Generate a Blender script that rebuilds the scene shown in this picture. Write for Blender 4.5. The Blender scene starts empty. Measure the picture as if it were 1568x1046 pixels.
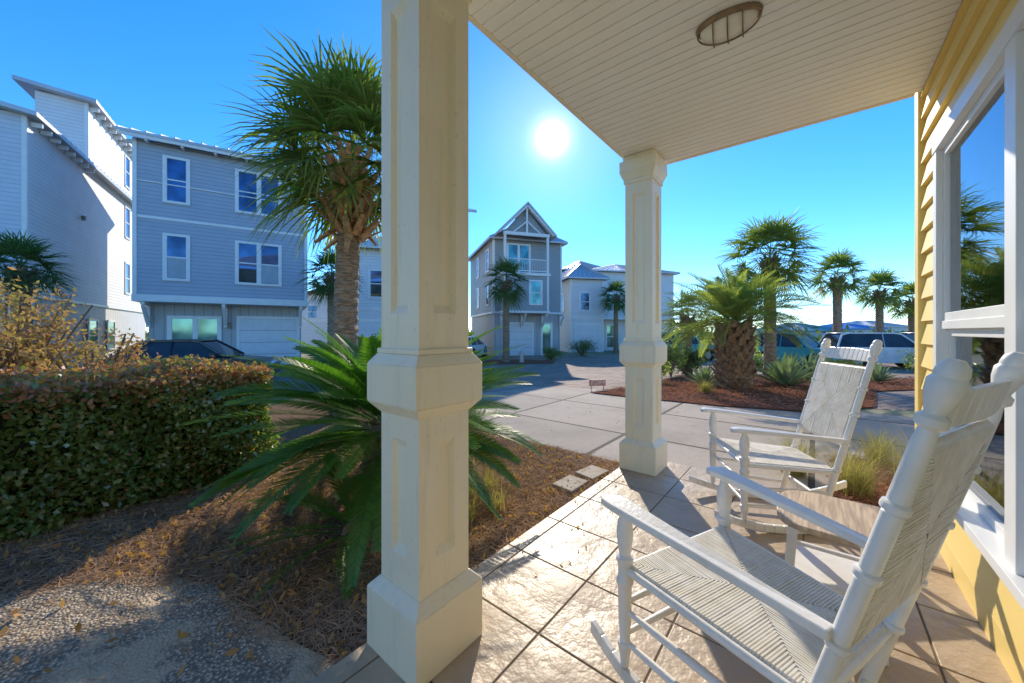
import bpy, math, random, bmesh
import numpy as np
from mathutils import Vector, Matrix
random.seed(7)
rng = np.random.default_rng(7)
SC = bpy.context.scene
R = math.radians

# ------------------------------------------------------------------ materials
def newmat(name):
    m = bpy.data.materials.new(name); m.use_nodes = True
    nt = m.node_tree; nt.nodes.clear()
    out = nt.nodes.new('ShaderNodeOutputMaterial')
    return m, nt, out
def N(nt, t, **kw):
    n = nt.nodes.new(t)
    for k, v in kw.items(): setattr(n, k, v)
    return n
def mathn(nt, op, a, b=None):
    n = N(nt, 'ShaderNodeMath', operation=op)
    for i, x in enumerate((a, b)):
        if x is None: continue
        if isinstance(x, (int, float)): n.inputs[i].default_value = x
        else: nt.links.new(x, n.inputs[i])
    return n.outputs[0]
def mixc(nt, fac, a, b, bt='MIX'):
    n = N(nt, 'ShaderNodeMix', data_type='RGBA', blend_type=bt)
    for sock, x in ((n.inputs[0], fac), (n.inputs[6], a), (n.inputs[7], b)):
        if hasattr(x, 'is_linked'): nt.links.new(x, sock)
        elif isinstance(x, (int, float)): sock.default_value = x
        else: sock.default_value = (x[0], x[1], x[2], 1)
    return n.outputs[2]
def coords(nt, rot=0, scale=(1,1,1)):
    tc = N(nt, 'ShaderNodeTexCoord'); mp = N(nt, 'ShaderNodeMapping')
    mp.inputs['Rotation'].default_value = (0,0,rot); mp.inputs['Scale'].default_value = scale
    nt.links.new(tc.outputs['Object'], mp.inputs[0]); return mp.outputs[0]
def noise(nt, vec, scale, detail=2, rough=.6):
    n = N(nt, 'ShaderNodeTexNoise'); n.inputs['Scale'].default_value = scale
    n.inputs['Detail'].default_value = detail; n.inputs['Roughness'].default_value = rough
    nt.links.new(vec, n.inputs['Vector']); return n.outputs[0]
def ramp(nt, fac, lo, hi):
    n = N(nt, 'ShaderNodeMapRange'); nt.links.new(fac, n.inputs[0])
    n.inputs[1].default_value = lo; n.inputs[2].default_value = hi; return n.outputs[0]
def M(name, c1, c2=None, rough=.6, scale=3, bump=0., bscale=40, metal=0., lo=.35, hi=.65, spec=.5, stretch=(1,1,1)):
    m, nt, out = newmat(name)
    p = N(nt, 'ShaderNodeBsdfPrincipled'); nt.links.new(p.outputs[0], out.inputs[0])
    p.inputs['Roughness'].default_value = rough; p.inputs['Metallic'].default_value = metal
    p.inputs['Specular IOR Level'].default_value = spec
    v = coords(nt, 0, stretch)
    if c2 is None: c2 = tuple(x*.82 for x in c1)
    col = mixc(nt, ramp(nt, noise(nt, v, scale), lo, hi), c1, c2)
    nt.links.new(col, p.inputs['Base Color'])
    if bump:
        b = N(nt, 'ShaderNodeBump'); b.inputs['Strength'].default_value = bump; b.inputs['Distance'].default_value = .01
        nt.links.new(noise(nt, v, bscale), b.inputs['Height']); nt.links.new(b.outputs[0], p.inputs['Normal'])
    return m
def siding(name, c, pitch=.17, vertical=False):
    m, nt, out = newmat(name)
    p = N(nt, 'ShaderNodeBsdfPrincipled'); nt.links.new(p.outputs[0], out.inputs[0]); p.inputs['Roughness'].default_value = .55
    v = coords(nt); s = N(nt, 'ShaderNodeSeparateXYZ'); nt.links.new(v, s.inputs[0])
    src = s.outputs[2]
    if vertical: src = mathn(nt, 'ADD', s.outputs[0], s.outputs[1])
    fr = mathn(nt, 'FRACT', mathn(nt, 'DIVIDE', src, pitch))
    h = mathn(nt, 'SUBTRACT', 1.0, fr) if not vertical else mathn(nt, 'GREATER_THAN', fr, .12)
    b = N(nt, 'ShaderNodeBump'); b.inputs['Strength'].default_value = 1; b.inputs['Distance'].default_value = .022
    nt.links.new(h, b.inputs['Height']); nt.links.new(b.outputs[0], p.inputs['Normal'])
    rowid = mathn(nt, 'FLOOR', mathn(nt, 'DIVIDE', src, pitch))
    wn = N(nt, 'ShaderNodeTexWhiteNoise', noise_dimensions='1D'); nt.links.new(rowid, wn.inputs['W'])
    gap = mathn(nt, 'LESS_THAN', fr, .09)
    c2 = tuple(x*.93 for x in c)
    col = mixc(nt, wn.outputs[0], c, c2)
    col = mixc(nt, ramp(nt, noise(nt, v, 1.3), .3, .8), col, tuple(x*.88 for x in c))
    col = mixc(nt, mathn(nt, 'MULTIPLY', gap, .5), col, tuple(x*.4 for x in c))  # darker line along one edge of each board, put into the colour
    nt.links.new(col, p.inputs['Base Color']); return m
def leafmat(name, c1, c2, trans=.35, rough=.5, gloss=.0):
    m, nt, out = newmat(name)
    g = N(nt, 'ShaderNodeNewGeometry')
    v = coords(nt)
    f = mathn(nt, 'ADD', mathn(nt, 'MULTIPLY', g.outputs['Random Per Island'], .6), mathn(nt, 'MULTIPLY', ramp(nt, noise(nt, v, 2.5, 1), .3, .7), .4))
    col = mixc(nt, f, c1, c2)
    p = N(nt, 'ShaderNodeBsdfDiffuse'); nt.links.new(col, p.inputs['Color'])
    t = N(nt, 'ShaderNodeBsdfTranslucent')
    nt.links.new(mixc(nt, 1.0, col, (1.8, 2.0, .7), 'MULTIPLY'), t.inputs[0])
    mx = N(nt, 'ShaderNodeMixShader'); mx.inputs[0].default_value = trans
    nt.links.new(p.outputs[0], mx.inputs[1]); nt.links.new(t.outputs[0], mx.inputs[2]); res = mx.outputs[0]
    if gloss:
        gs = N(nt, 'ShaderNodeBsdfGlossy'); gs.inputs['Roughness'].default_value = rough; gs.inputs['Color'].default_value = (1,1,1,1)
        m2 = N(nt, 'ShaderNodeMixShader'); m2.inputs[0].default_value = gloss
        nt.links.new(res, m2.inputs[1]); nt.links.new(gs.outputs[0], m2.inputs[2]); res = m2.outputs[0]
    nt.links.new(res, out.inputs[0])
    return m
def glassmat(name, tint, rough=.03, metal=.75):
    m, nt, out = newmat(name)
    p = N(nt, 'ShaderNodeBsdfPrincipled'); nt.links.new(p.outputs[0], out.inputs[0])
    p.inputs['Roughness'].default_value = rough; p.inputs['Metallic'].default_value = metal
    v = coords(nt); b = N(nt, 'ShaderNodeBump'); b.inputs['Strength'].default_value = .08; b.inputs['Distance'].default_value = .05
    nt.links.new(mixc(nt, ramp(nt, noise(nt, v, .9, 2), .4, .6), tint, tuple(x*.45 for x in tint)), p.inputs['Base Color'])
    nt.links.new(noise(nt, v, .8, 1), b.inputs['Height']); nt.links.new(b.outputs[0], p.inputs['Normal'])
    return m

CREAM = M('cream_paint', (.92,.82,.62), (.86,.76,.55), rough=.45, scale=2.2)
def cream_col():
    m, nt, out = newmat('column_paint')
    p = N(nt, 'ShaderNodeBsdfPrincipled'); nt.links.new(p.outputs[0], out.inputs[0]); p.inputs['Roughness'].default_value = .42
    v = coords(nt)
    col = mixc(nt, ramp(nt, noise(nt, v, 2.0), .35, .7), (.97,.88,.65), (.93,.83,.59))
    st = coords(nt, 0, (14, 14, 1.2))
    col = mixc(nt, mathn(nt, 'MULTIPLY', ramp(nt, noise(nt, st, 2, 3), .55, .8), .30), col, (.60,.48,.30))
    col = mixc(nt, mathn(nt, 'MULTIPLY', ramp(nt, noise(nt, v, 55, 2), .66, .74), .30), col, (.5,.4,.27))
    nt.links.new(col, p.inputs['Base Color'])
    b = N(nt, 'ShaderNodeBump'); b.inputs['Strength'].default_value = .12; b.inputs['Distance'].default_value = .004
    nt.links.new(noise(nt, v, 30), b.inputs['Height']); nt.links.new(b.outputs[0], p.inputs['Normal'])
    return m
COL = cream_col()
CEIL = M('ceiling_board_paint', (.96,.94,.88), (.94,.91,.84), rough=.5, scale=3)
YEL = M('yellow_paint', (.93,.71,.25), (.88,.65,.21), rough=.5, scale=2)
WHT = M('white_paint', (.86,.86,.83), (.80,.80,.77), rough=.4, scale=3)
CHAIRP = M('chair_white_paint', (.89,.86,.79), (.77,.73,.64), rough=.35, scale=9, bump=.12, bscale=60, lo=.45, hi=.75)
RUSH = M('rush_weave', (.86,.81,.71), (.74,.68,.56), rough=.7, scale=14)
BRONZE = M('aged_bronze', (.34,.24,.15), (.20,.14,.09), rough=.5, metal=.3, scale=15)
FROST = M('frosted_glass', (.95,.92,.82), (.90,.85,.74), rough=.15, scale=10)
WOODT = M('table_wood', (.66,.49,.31), (.46,.33,.21), rough=.6, scale=3, stretch=(1.5,14,9), bump=.3, bscale=5, lo=.4, hi=.6)
def tile_mat():
    m, nt, out = newmat('slate_tile')
    p = N(nt, 'ShaderNodeBsdfPrincipled'); nt.links.new(p.outputs[0], out.inputs[0])
    p.inputs['Specular IOR Level'].default_value = .32
    v = coords(nt); g = N(nt, 'ShaderNodeNewGeometry')
    n1 = noise(nt, v, 3.0, 5, .62); n2 = noise(nt, v, 4.2, 2, .55)
    col = mixc(nt, ramp(nt, n1, .35, .68), (.58,.445,.30), (.43,.32,.21))
    col = mixc(nt, mathn(nt, 'MULTIPLY', g.outputs['Random Per Island'], .5), col, (.50,.40,.28))
    nt.links.new(col, p.inputs['Base Color'])
    nt.links.new(mathn(nt, 'ADD', mathn(nt, 'MULTIPLY', n1, .5), .20), p.inputs['Roughness'])
    b = N(nt, 'ShaderNodeBump'); b.inputs['Strength'].default_value = .9; b.inputs['Distance'].default_value = .026
    st = mathn(nt, 'MULTIPLY', mathn(nt, 'FLOOR', mathn(nt, 'MULTIPLY', n2, 12)), .20)
    nt.links.new(mathn(nt, 'ADD', st, mathn(nt, 'MULTIPLY', n1, 1.2)), b.inputs['Height'])
    nt.links.new(b.outputs[0], p.inputs['Normal']); return m
TILE = tile_mat()
GROUT = M('grout', (.22,.17,.12), (.15,.12,.08), rough=.9, scale=20)
def mulch_mat(name, a, b_, c):
    m, nt, out = newmat(name)
    p = N(nt, 'ShaderNodeBsdfDiffuse'); nt.links.new(p.outputs[0], out.inputs[0])
    v = coords(nt)
    vo = N(nt, 'ShaderNodeTexVoronoi'); vo.inputs['Scale'].default_value = 38; nt.links.new(v, vo.inputs[0])
    col = mixc(nt, ramp(nt, vo.outputs['Distance'], 0, .8), a, b_)
    col = mixc(nt, ramp(nt, noise(nt, v, 60), .45, .62), col, c)
    nt.links.new(col, p.inputs['Color'])
    b = N(nt, 'ShaderNodeBump'); b.inputs['Strength'].default_value = 1; b.inputs['Distance'].default_value = .03
    nt.links.new(noise(nt, v, 35, 3, .75), b.inputs['Height']); nt.links.new(b.outputs[0], p.inputs['Normal']); return m
MULCH = mulch_mat('pine_straw_ground', (.27,.165,.105), (.38,.25,.16), (.12,.07,.045))
REDM = mulch_mat('red_mulch', (.32,.14,.08), (.40,.19,.12), (.16,.065,.04))
NEEDLE = leafmat('pine_needles', (.66,.43,.27), (.27,.165,.105), .1)
REDCH = leafmat('mulch_chips', (.48,.24,.15), (.24,.11,.065), .05)
LITTER = leafmat('dry_leaves', (.60,.33,.15), (.34,.21,.11), .2)
def agg_mat():
    m, nt, out = newmat('exposed_aggregate')
    p = N(nt, 'ShaderNodeBsdfPrincipled'); nt.links.new(p.outputs[0], out.inputs[0]); p.inputs['Roughness'].default_value = .75
    v = coords(nt)
    vo = N(nt, 'ShaderNodeTexVoronoi'); vo.inputs['Scale'].default_value = 85; nt.links.new(v, vo.inputs[0])
    s = N(nt, 'ShaderNodeSeparateColor'); nt.links.new(vo.outputs['Color'], s.inputs[0])
    st = mixc(nt, s.outputs[0], (.84,.68,.48), (.32,.23,.14))
    col = mixc(nt, ramp(nt, vo.outputs['Distance'], .35, .6), st, (.24,.185,.13))
    col = mixc(nt, mathn(nt, 'MULTIPLY', ramp(nt, noise(nt, v, 1.6, 4), .48, .53), .85), col, (.66,.49,.31))
    nt.links.new(col, p.inputs['Base Color'])
    b = N(nt, 'ShaderNodeBump'); b.inputs['Strength'].default_value = .8; b.inputs['Distance'].default_value = .010; b.invert = True
    nt.links.new(vo.outputs['Distance'], b.inputs['Height']); nt.links.new(b.outputs[0], p.inputs['Normal']); return m
AGG = agg_mat()
def grid_mat(name, c1, c2, px, py, gap, rot, gapc, offset=False, bscale=60):
    m, nt, out = newmat(name)
    p = N(nt, 'ShaderNodeBsdfPrincipled'); nt.links.new(p.outputs[0], out.inputs[0]); p.inputs['Roughness'].default_value = .85; p.inputs['Specular IOR Level'].default_value = .25
    v = coords(nt, rot); s = N(nt, 'ShaderNodeSeparateXYZ'); nt.links.new(v, s.inputs[0])
    y = mathn(nt, 'DIVIDE', s.outputs[1], py); x = mathn(nt, 'DIVIDE', s.outputs[0], px)
    if offset: x = mathn(nt, 'ADD', x, mathn(nt, 'MULTIPLY', mathn(nt, 'FLOOR', y), .5))
    gx = mathn(nt, 'LESS_THAN', mathn(nt, 'FRACT', x), gap/px); gy = mathn(nt, 'LESS_THAN', mathn(nt, 'FRACT', y), gap/py)
    g = mathn(nt, 'MAXIMUM', gx, gy)
    cv = N(nt, 'ShaderNodeCombineXYZ'); nt.links.new(mathn(nt, 'FLOOR', x), cv.inputs[0]); nt.links.new(mathn(nt, 'FLOOR', y), cv.inputs[1])
    wn = N(nt, 'ShaderNodeTexWhiteNoise'); nt.links.new(cv.outputs[0], wn.inputs[0])
    col = mixc(nt, wn.outputs[0], c1, c2)
    col = mixc(nt, mathn(nt, 'MULTIPLY', ramp(nt, noise(nt, v, 1.1, 6), .45, .72), .65), col, tuple(q*.55 for q in c1))
    col = mixc(nt, mathn(nt, 'MULTIPLY', ramp(nt, noise(nt, v, 14, 3), .5, .75), .4), col, tuple(q*.6 for q in c1))
    col = mixc(nt, g, col, gapc)
    nt.links.new(col, p.inputs['Base Color'])
    b = N(nt, 'ShaderNodeBump'); b.inputs['Strength'].default_value = .5; b.inputs['Distance'].default_value = .01
    nt.links.new(mathn(nt, 'SUBTRACT', noise(nt, v, bscale), g), b.inputs['Height']); nt.links.new(b.outputs[0], p.inputs['Normal']); return m
A0 = math.atan2(.773, .635)
CONC = grid_mat('driveway_concrete', (.50,.415,.32), (.40,.335,.26), 1.55, 1.9, .05, -A0, (.10,.075,.055))
PAVER = grid_mat('street_pavers', (.33,.225,.165), (.50,.38,.28), .36, .18, .022, -R(20), (.10,.075,.055), True)
GRND = M('sandy_grass', (.32,.28,.18), (.18,.20,.09), rough=.95, scale=.7, bump=.8, bscale=20)
STONE = M('stepping_stone', (.50,.42,.32), (.38,.31,.23), rough=.85, scale=12, bump=.4, bscale=50)
ROOFM = M('metal_roof', (.55,.56,.57), (.46,.47,.49), rough=.4, metal=.3, scale=1)
PALMT = M('palm_bark', (.42,.29,.18), (.19,.13,.08), rough=.9, scale=9, stretch=(1,1,4), bump=1, bscale=14)
BOOT = M('palm_boots', (.72,.43,.22), (.34,.19,.10), rough=.85, scale=14, bump=.5, bscale=30)
BOOTG = M('grey_palm_boots', (.34,.235,.15), (.15,.10,.065), rough=.9, scale=12, bump=.6, bscale=30)
PALML = leafmat('palm_leaf', (.08,.145,.035), (.26,.29,.09), .42, .4, .03)
PALMD = leafmat('palm_leaf_dark', (.07,.125,.05), (.14,.19,.07), .32)
PINDO = leafmat('pindo_leaf', (.15,.20,.09), (.32,.34,.13), .45)
SAGO = leafmat('sago_leaf', (.05,.15,.022), (.15,.27,.045), .40, .35, .03)
HEDG = leafmat('hedge_leaf', (.09,.17,.04), (.27,.31,.11), .38, .3, .06)
HEDR = leafmat('hedge_new_growth', (.54,.18,.14), (.30,.25,.10), .36, .3, .04)
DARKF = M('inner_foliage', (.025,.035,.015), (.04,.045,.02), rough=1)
SHRB = leafmat('shrub_leaf', (.32,.30,.13), (.50,.22,.18), .34)
GRASSM = leafmat('ornamental_grass', (.46,.37,.21), (.28,.27,.13), .35)
AGAV = leafmat('agave_leaf', (.19,.27,.20), (.30,.36,.24), .15)
FARF = leafmat('far_foliage', (.10,.14,.055), (.20,.22,.10), .25)
TWIG = M('twig', (.22,.15,.10))
GL_SKY_TINT = glassmat('glass_sky_tint', (.08,.14,.26))  # blue of the reflected sky is put into the glass tint
GL_TEAL_REFL = glassmat('glass_teal_reflection', (.14,.36,.38), .05, .6)  # teal reflected light is painted in as the glass tint
def clearglass():
    m, nt, out = newmat('pane_glass')
    t = N(nt, 'ShaderNodeBsdfTransparent'); t.inputs[0].default_value = (.92,.96,.96,1)
    g = N(nt, 'ShaderNodeBsdfGlossy'); g.inputs['Roughness'].default_value = .02; g.inputs['Color'].default_value = (.95,.98,1,1)
    lw = N(nt, 'ShaderNodeFresnel'); lw.inputs[0].default_value = 1.5
    f = mathn(nt, 'ADD', lw.outputs[0], .08)
    mx = N(nt, 'ShaderNodeMixShader'); nt.links.new(f, mx.inputs[0]); nt.links.new(t.outputs[0], mx.inputs[1]); nt.links.new(g.outputs[0], mx.inputs[2])
    nt.links.new(mx.outputs[0], out.inputs[0]); return m
PANE = clearglass()
INTER = M('sheer_curtain', (.90,.93,.93), (.83,.87,.87), rough=.9, scale=2, stretch=(14,14,.5))
BLIND = M('blind_white', (.88,.88,.86), rough=.5)
RUBBER = M('tyre_rubber', (.02,.02,.02), rough=.8)
CHROME = M('wheel_alloy', (.5,.5,.5), rough=.3, metal=.8)
LAMPR = M('tail_lamp', (.35,.02,.02), rough=.2)

# ------------------------------------------------------------------ mesh builder
class MB:
    def __init__(s): s.v = []; s.f = []
    def add(s, vs, fs):
        o = len(s.v); s.v += [tuple(v) for v in vs]; s.f += [tuple(i+o for i in f) for f in fs]
    def hexa(s, p):
        s.add(p, [(0,3,2,1),(4,5,6,7),(0,1,5,4),(1,2,6,5),(2,3,7,6),(3,0,4,7)])
    def box(s, x0, x1, y0, y1, z0, z1):
        s.hexa([(x0,y0,z0),(x1,y0,z0),(x1,y1,z0),(x0,y1,z0),(x0,y0,z1),(x1,y0,z1),(x1,y1,z1),(x0,y1,z1)])
    def fbox(s, F, s0, s1, o0, o1, z0, z1):
        (O, a, n) = F
        g = lambda p, q, z: (O[0]+a[0]*p+n[0]*q, O[1]+a[1]*p+n[1]*q, z)
        s.hexa([g(s0,o0,z0),g(s1,o0,z0),g(s1,o1,z0),g(s0,o1,z0),g(s0,o0,z1),g(s1,o0,z1),g(s1,o1,z1),g(s0,o1,z1)])
    def frust(s, cx, cy, z0, z1, w0, w1):
        a, b = w0/2, w1/2
        s.hexa([(cx-a,cy-a,z0),(cx+a,cy-a,z0),(cx+a,cy+a,z0),(cx-a,cy+a,z0),(cx-b,cy-b,z1),(cx+b,cy-b,z1),(cx+b,cy+b,z1),(cx-b,cy+b,z1)])
    def beam(s, p0, p1, w, h, up=(0,0,1)):
        p0 = Vector(p0); p1 = Vector(p1); d = (p1-p0).normalized(); sd = d.cross(Vector(up)).normalized()*w/2; u = sd.cross(d).normalized()*h/2
        s.hexa([p0-sd-u,p0+sd-u,p1+sd-u,p1-sd-u,p0-sd+u,p0+sd+u,p1+sd+u,p1-sd+u])
    def lathe(s, p0, p1, prof, n=14):
        p0 = Vector(p0); p1 = Vector(p1); d = (p1-p0); L = d.length; d.normalize()
        a = d.orthogonal().normalized(); b = d.cross(a)
        vs = []; fs = []
        for (t, r) in prof:
            c = p0+d*L*t
            for k in range(n):
                q = 2*math.pi*k/n; vs.append(c+a*(r*math.cos(q))+b*(r*math.sin(q)))
        m = len(prof)
        for i in range(m-1):
            for k in range(n):
                fs.append((i*n+k, i*n+(k+1) % n, (i+1)*n+(k+1) % n, (i+1)*n+k))
        fs.append(tuple(range(n-1, -1, -1))); fs.append(tuple((m-1)*n+k for k in range(n)))
        s.add(vs, fs)
    def slab(s, q, t):
        s.hexa([(p[0],p[1],p[2]-t) for p in q]+[tuple(p) for p in q])
    def roof(s, a, b, c, d, t=.12, pitch=.45):
        s.slab([a,b,c,d], t)
        a, b, c, d = map(Vector, (a,b,c,d)); n = max(2, int((b-a).length/pitch))
        for i in range(n+1):
            f = min(.99, max(.01, i/n)); p = a.lerp(b, f); q = d.lerp(c, f)
            if (q-p).length > .1: s.beam(p+Vector((0,0,.02)), q+Vector((0,0,.02)), .04, .07)
    def extr(s, prof, axis_fn, a, b):
        n = len(prof); vs = [axis_fn(p, a) for p in prof]+[axis_fn(p, b) for p in prof]
        fs = [tuple(range(n-1, -1, -1)), tuple(range(n, 2*n))]+[(i, (i+1) % n, n+(i+1) % n, n+i) for i in range(n)]
        s.add(vs, fs)

def link(o): SC.collection.objects.link(o); return o
def finish(mb, name, mat, smooth=False, bevel=0, recalc=True):
    me = bpy.data.meshes.new(name); me.from_pydata([tuple(v) for v in mb.v], [], mb.f)
    if recalc:
        bm = bmesh.new(); bm.from_mesh(me); bmesh.ops.recalc_face_normals(bm, faces=bm.faces[:]); bm.to_mesh(me); bm.free()
    me.materials.append(mat)
    if smooth:
        for p in me.polygons: p.use_smooth = True
        me.set_sharp_from_angle(angle=R(38))
    o = link(bpy.data.objects.new(name, me))
    if bevel:
        b = o.modifiers.new('bevel', 'BEVEL'); b.width = bevel; b.segments = 2; b.limit_method = 'ANGLE'; b.angle_limit = R(40)
    return o
class Group:
    def __init__(s, name, loc=(0,0,0), rot=0):
        s.e = bpy.data.objects.new(name, None); link(s.e); s.e.location = loc; s.e.rotation_euler = (0,0,rot); s.e.empty_display_size = .2; s.p = {}
    def part(s, name, mat, **kw):
        if name not in s.p: s.p[name] = (MB(), mat, kw)
        return s.p[name][0]
    def done(s):
        for k, (mb, mat, kw) in s.p.items():
            if mb.v:
                o = finish(mb, k, mat, **kw); o.parent = s.e
        return s.e
def npmesh(name, V, F, mats, idx=None):
    V = np.asarray(V, dtype=np.float32).reshape(-1, 3); F = np.asarray(F, dtype=np.int32).reshape(-1, 4)
    me = bpy.data.meshes.new(name)
    me.vertices.add(len(V)); me.vertices.foreach_set('co', V.ravel())
    me.loops.add(len(F)*4); me.loops.foreach_set('vertex_index', F.ravel())
    me.polygons.add(len(F)); me.polygons.foreach_set('loop_start', np.arange(len(F), dtype=np.int32)*4)
    for m in mats: me.materials.append(m)
    if idx is not None: me.polygons.foreach_set('material_index', np.asarray(idx, dtype=np.int32))
    me.update(calc_edges=True); return me
def leaf_arrays(P, L, W, up_bias=0.0):
    n = len(P); a = rng.normal(size=(n,3)); a[:,2] += up_bias; a /= np.linalg.norm(a, axis=1)[:,None]
    b = np.cross(a, rng.normal(size=(n,3))); b /= np.linalg.norm(b, axis=1)[:,None]
    l = (L*rng.uniform(.6,1.3,n))[:,None]/2; w = (W*rng.uniform(.7,1.2,n))[:,None]/2
    V = np.stack([P-a*l, P+b*w-a*l*.1, P+a*l, P-b*w-a*l*.1], 1).reshape(-1,3)
    return V, np.arange(n*4).reshape(-1,4)

# ------------------------------------------------------------------ terrain
GZ = -.10
def gz(y):
    if y < 8: return GZ
    if y < 16: return GZ-.4*(y-8)/8
    return GZ-.4
def UV(u, v): return (.635*u-.773*v, .773*u+.635*v)
def sheet(name, pts, off, mat):
    bm = bmesh.new(); vs = [bm.verts.new((p[0], p[1], 0)) for p in pts]; bm.faces.new(vs)
    for yc in (8, 16):
        bmesh.ops.bisect_plane(bm, geom=bm.verts[:]+bm.edges[:]+bm.faces[:], plane_co=(0,yc,0), plane_no=(0,1,0))
    bmesh.ops.triangulate(bm, faces=bm.faces[:])
    for v in bm.verts: v.co.z = gz(v.co.y)+off
    bmesh.ops.recalc_face_normals(bm, faces=bm.faces[:])
    for f in bm.faces:
        if f.normal.z < 0: f.normal_flip()
    me = bpy.data.meshes.new(name); bm.to_mesh(me); bm.free(); me.materials.append(mat)
    return link(bpy.data.objects.new(name, me))
sheet('ground', [(-900,-900),(900,-900),(900,1500),(-900,1500)], 0, GRND)
sheet('street', [(-40,5.5),(4,7.0),(40,-2),(60,8),(60,19),(25,23.5),(9,28),(5,26.6),(-4,25.2),(-10,21),(-14,18.0),(-16.4,16.4),(-20,14.8),(-40,4)], .005, PAVER)
sheet('driveway', [UV(3.72,-9),UV(8.6,-9),UV(8.4,0),UV(8.0,5),UV(6.8,8.5),UV(4.6,6.5),UV(3.62,4.2),UV(3.62,1.5),UV(3.72,1.5)], .010, CONC)
bed = [UV(-6,1.4),UV(3.6,1.4),UV(3.6,4.2),UV(4.4,6.3),UV(2,8.2),UV(-6,8)]
sheet('mulch_bed', bed, .016, MULCH)
isl = [(1.72,8.03),(3.3,9.6),(5.9,13.0),(10.2,13.0),(14,11.6),(11.6,9.3),(8.2,8.3),(6.4,6.5),(4.96,6.1),(3.74,6.6),(2.38,7.5)]
sheet('mulch_island', isl, .03, REDM)
sheet('mulch_strip', [UV(3.8,-.05),UV(5.3,-.3),UV(5.5,-4),UV(3.8,-4)], .02, REDM)
sheet('mulch_verge', [(-3.2,19.2),(2.2,20.0),(2.6,21.8),(.8,23),(-2.4,22.6),(-3.5,21)], .02, REDM)
pathpoly = [(-6,1.0),(-4.2,1.62),(-2.62,1.84),(-2.2,1.96),(-1.9,2.00),(-1.55,1.92),(-1.2,1.72),(-.95,1.58),(-.72,1.48),(-.60,1.40),(-.75,1.2),(-2.0,-.5),(-6,-2)]
sheet('garden_path', pathpoly, .030, AGG)

def inpoly(P, poly):
    x, y = P[:,0], P[:,1]; r = np.zeros(len(P), bool); n = len(poly); j = n-1
    for i in range(n):
        xi, yi = poly[i]; xj, yj = poly[j]
        c = ((yi > y) != (yj > y)) & (x < (xj-xi)*(y-yi)/(yj-yi+1e-9)+xi); r ^= c; j = i
    return r
def strips(name, P, L, W, mat, zspread=.03):
    n = len(P); th = rng.uniform(0, 2*math.pi, n); l = L*rng.uniform(.5,1.4,n)/2
    dz = rng.normal(0, .18, n)*l
    d = np.stack([np.cos(th)*l, np.sin(th)*l, dz], 1); s = np.stack([-np.sin(th), np.cos(th), rng.normal(0,.4,n)], 1)*W/2
    P = P.copy(); P[:,2] += rng.uniform(0, zspread, n)
    m = P+s*4*rng.normal(0,1,n)[:,None]
    V = np.stack([P-d-s*.6, P-d+s*.6, m+s, P+d, P+d-s*.3, m-s], 1).reshape(-1,3)
    b = np.arange(n)[:,None]*6
    F = np.concatenate([b+np.array([[0,1,2,5]]), b+np.array([[5,2,3,4]])], 1).reshape(-1,4)
    link(bpy.data.objects.new(name, npmesh(name, V, F, [mat])))
def scatter(n, u0, u1, v0, v1):
    u = rng.uniform(u0,u1,n); v = rng.uniform(v0,v1,n)
    return np.stack([.635*u-.773*v, .773*u+.635*v, np.full(n, GZ+.02)], 1)
P = scatter(60000, -1.0, 3.58, 1.42, 4.5)
inner = [(x, y-.06-.05*math.sin(x*9)) for x, y in pathpoly]
keep = ~inpoly(P, inner) | (rng.random(len(P)) < .045)
strips('pine_straw', P[keep], .11, .0035, NEEDLE)
P = scatter(3200, -.8, 3.5, 1.45, 4.3); P = P[~inpoly(P, pathpoly) | (rng.random(len(P)) < .2)]; P[:,2] += .03
V, F = leaf_arrays(P, .05, .022); link(bpy.data.objects.new('leaf_litter', npmesh('leaf_litter', V, F, [LITTER])))
P = scatter(60, .2, 3.6, 1.0, 1.4); P[:,2] = .006
V, F = leaf_arrays(P, .03, .012); link(bpy.data.objects.new('leaf_litter', npmesh('leaf_litter', V, F, [LITTER])))
P = scatter(70, 3.7, 7.5, -1, 4.5); P[:,2] = [gz(y)+.014 for y in P[:,1]]
V, F = leaf_arrays(P, .03, .014); link(bpy.data.objects.new('leaf_litter', npmesh('leaf_litter', V, F, [LITTER])))
n = 22000; P = np.stack([rng.uniform(1.5,14,n), rng.uniform(6,13.2,n), np.zeros(n)], 1); P = P[inpoly(P, isl)]
P[:,2] = [gz(y)+.035 for y in P[:,1]]
strips('mulch_chips', P, .09, .02, REDCH, .05)
P = scatter(4000, 3.85, 5.3, -3, -.1); strips('mulch_chips', P, .07, .012, REDCH, .03)

for (x, y, r) in ((.50,3.17,.9),(.74,3.42,.82)):
    mb = MB(); pts = [(-.15,-.10),(.13,-.11),(.15,.09),(-.12,.11)]
    mb.extr(pts, lambda p, a: (p[0],p[1],a), 0, .045)
    o = finish(mb, 'stepping_stone', STONE, bevel=.008); o.location = (x,y,GZ+.012); o.rotation_euler = (0,0,r)

# ------------------------------------------------------------------ porch
g = Group('porch_floor', (0,0,0), A0)
sl = g.part('slab', GROUT); sl.box(-4,3.70,-.60,1.395,-.14,-.004)
tl = g.part('tiles', TILE, bevel=.003)
T = .415
ul = [1.25+T*k for k in range(-13,7)]; vl = [1.30-T*k for k in range(0,6)]
vs_ = [1.40]+vl
for i in range(len(ul)-1):
    u0, u1 = ul[i]+.0038, min(ul[i+1]-.0038, 3.70)
    if u0 >= 3.66: continue
    for j in range(len(vs_)-1):
        v1, v0 = vs_[j]-.0038, max(vs_[j+1]+.0038, -.595)
        if v1 > v0+.02: tl.box(u0, u1, v0, v1, -.02, 0)
g.done()

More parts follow.
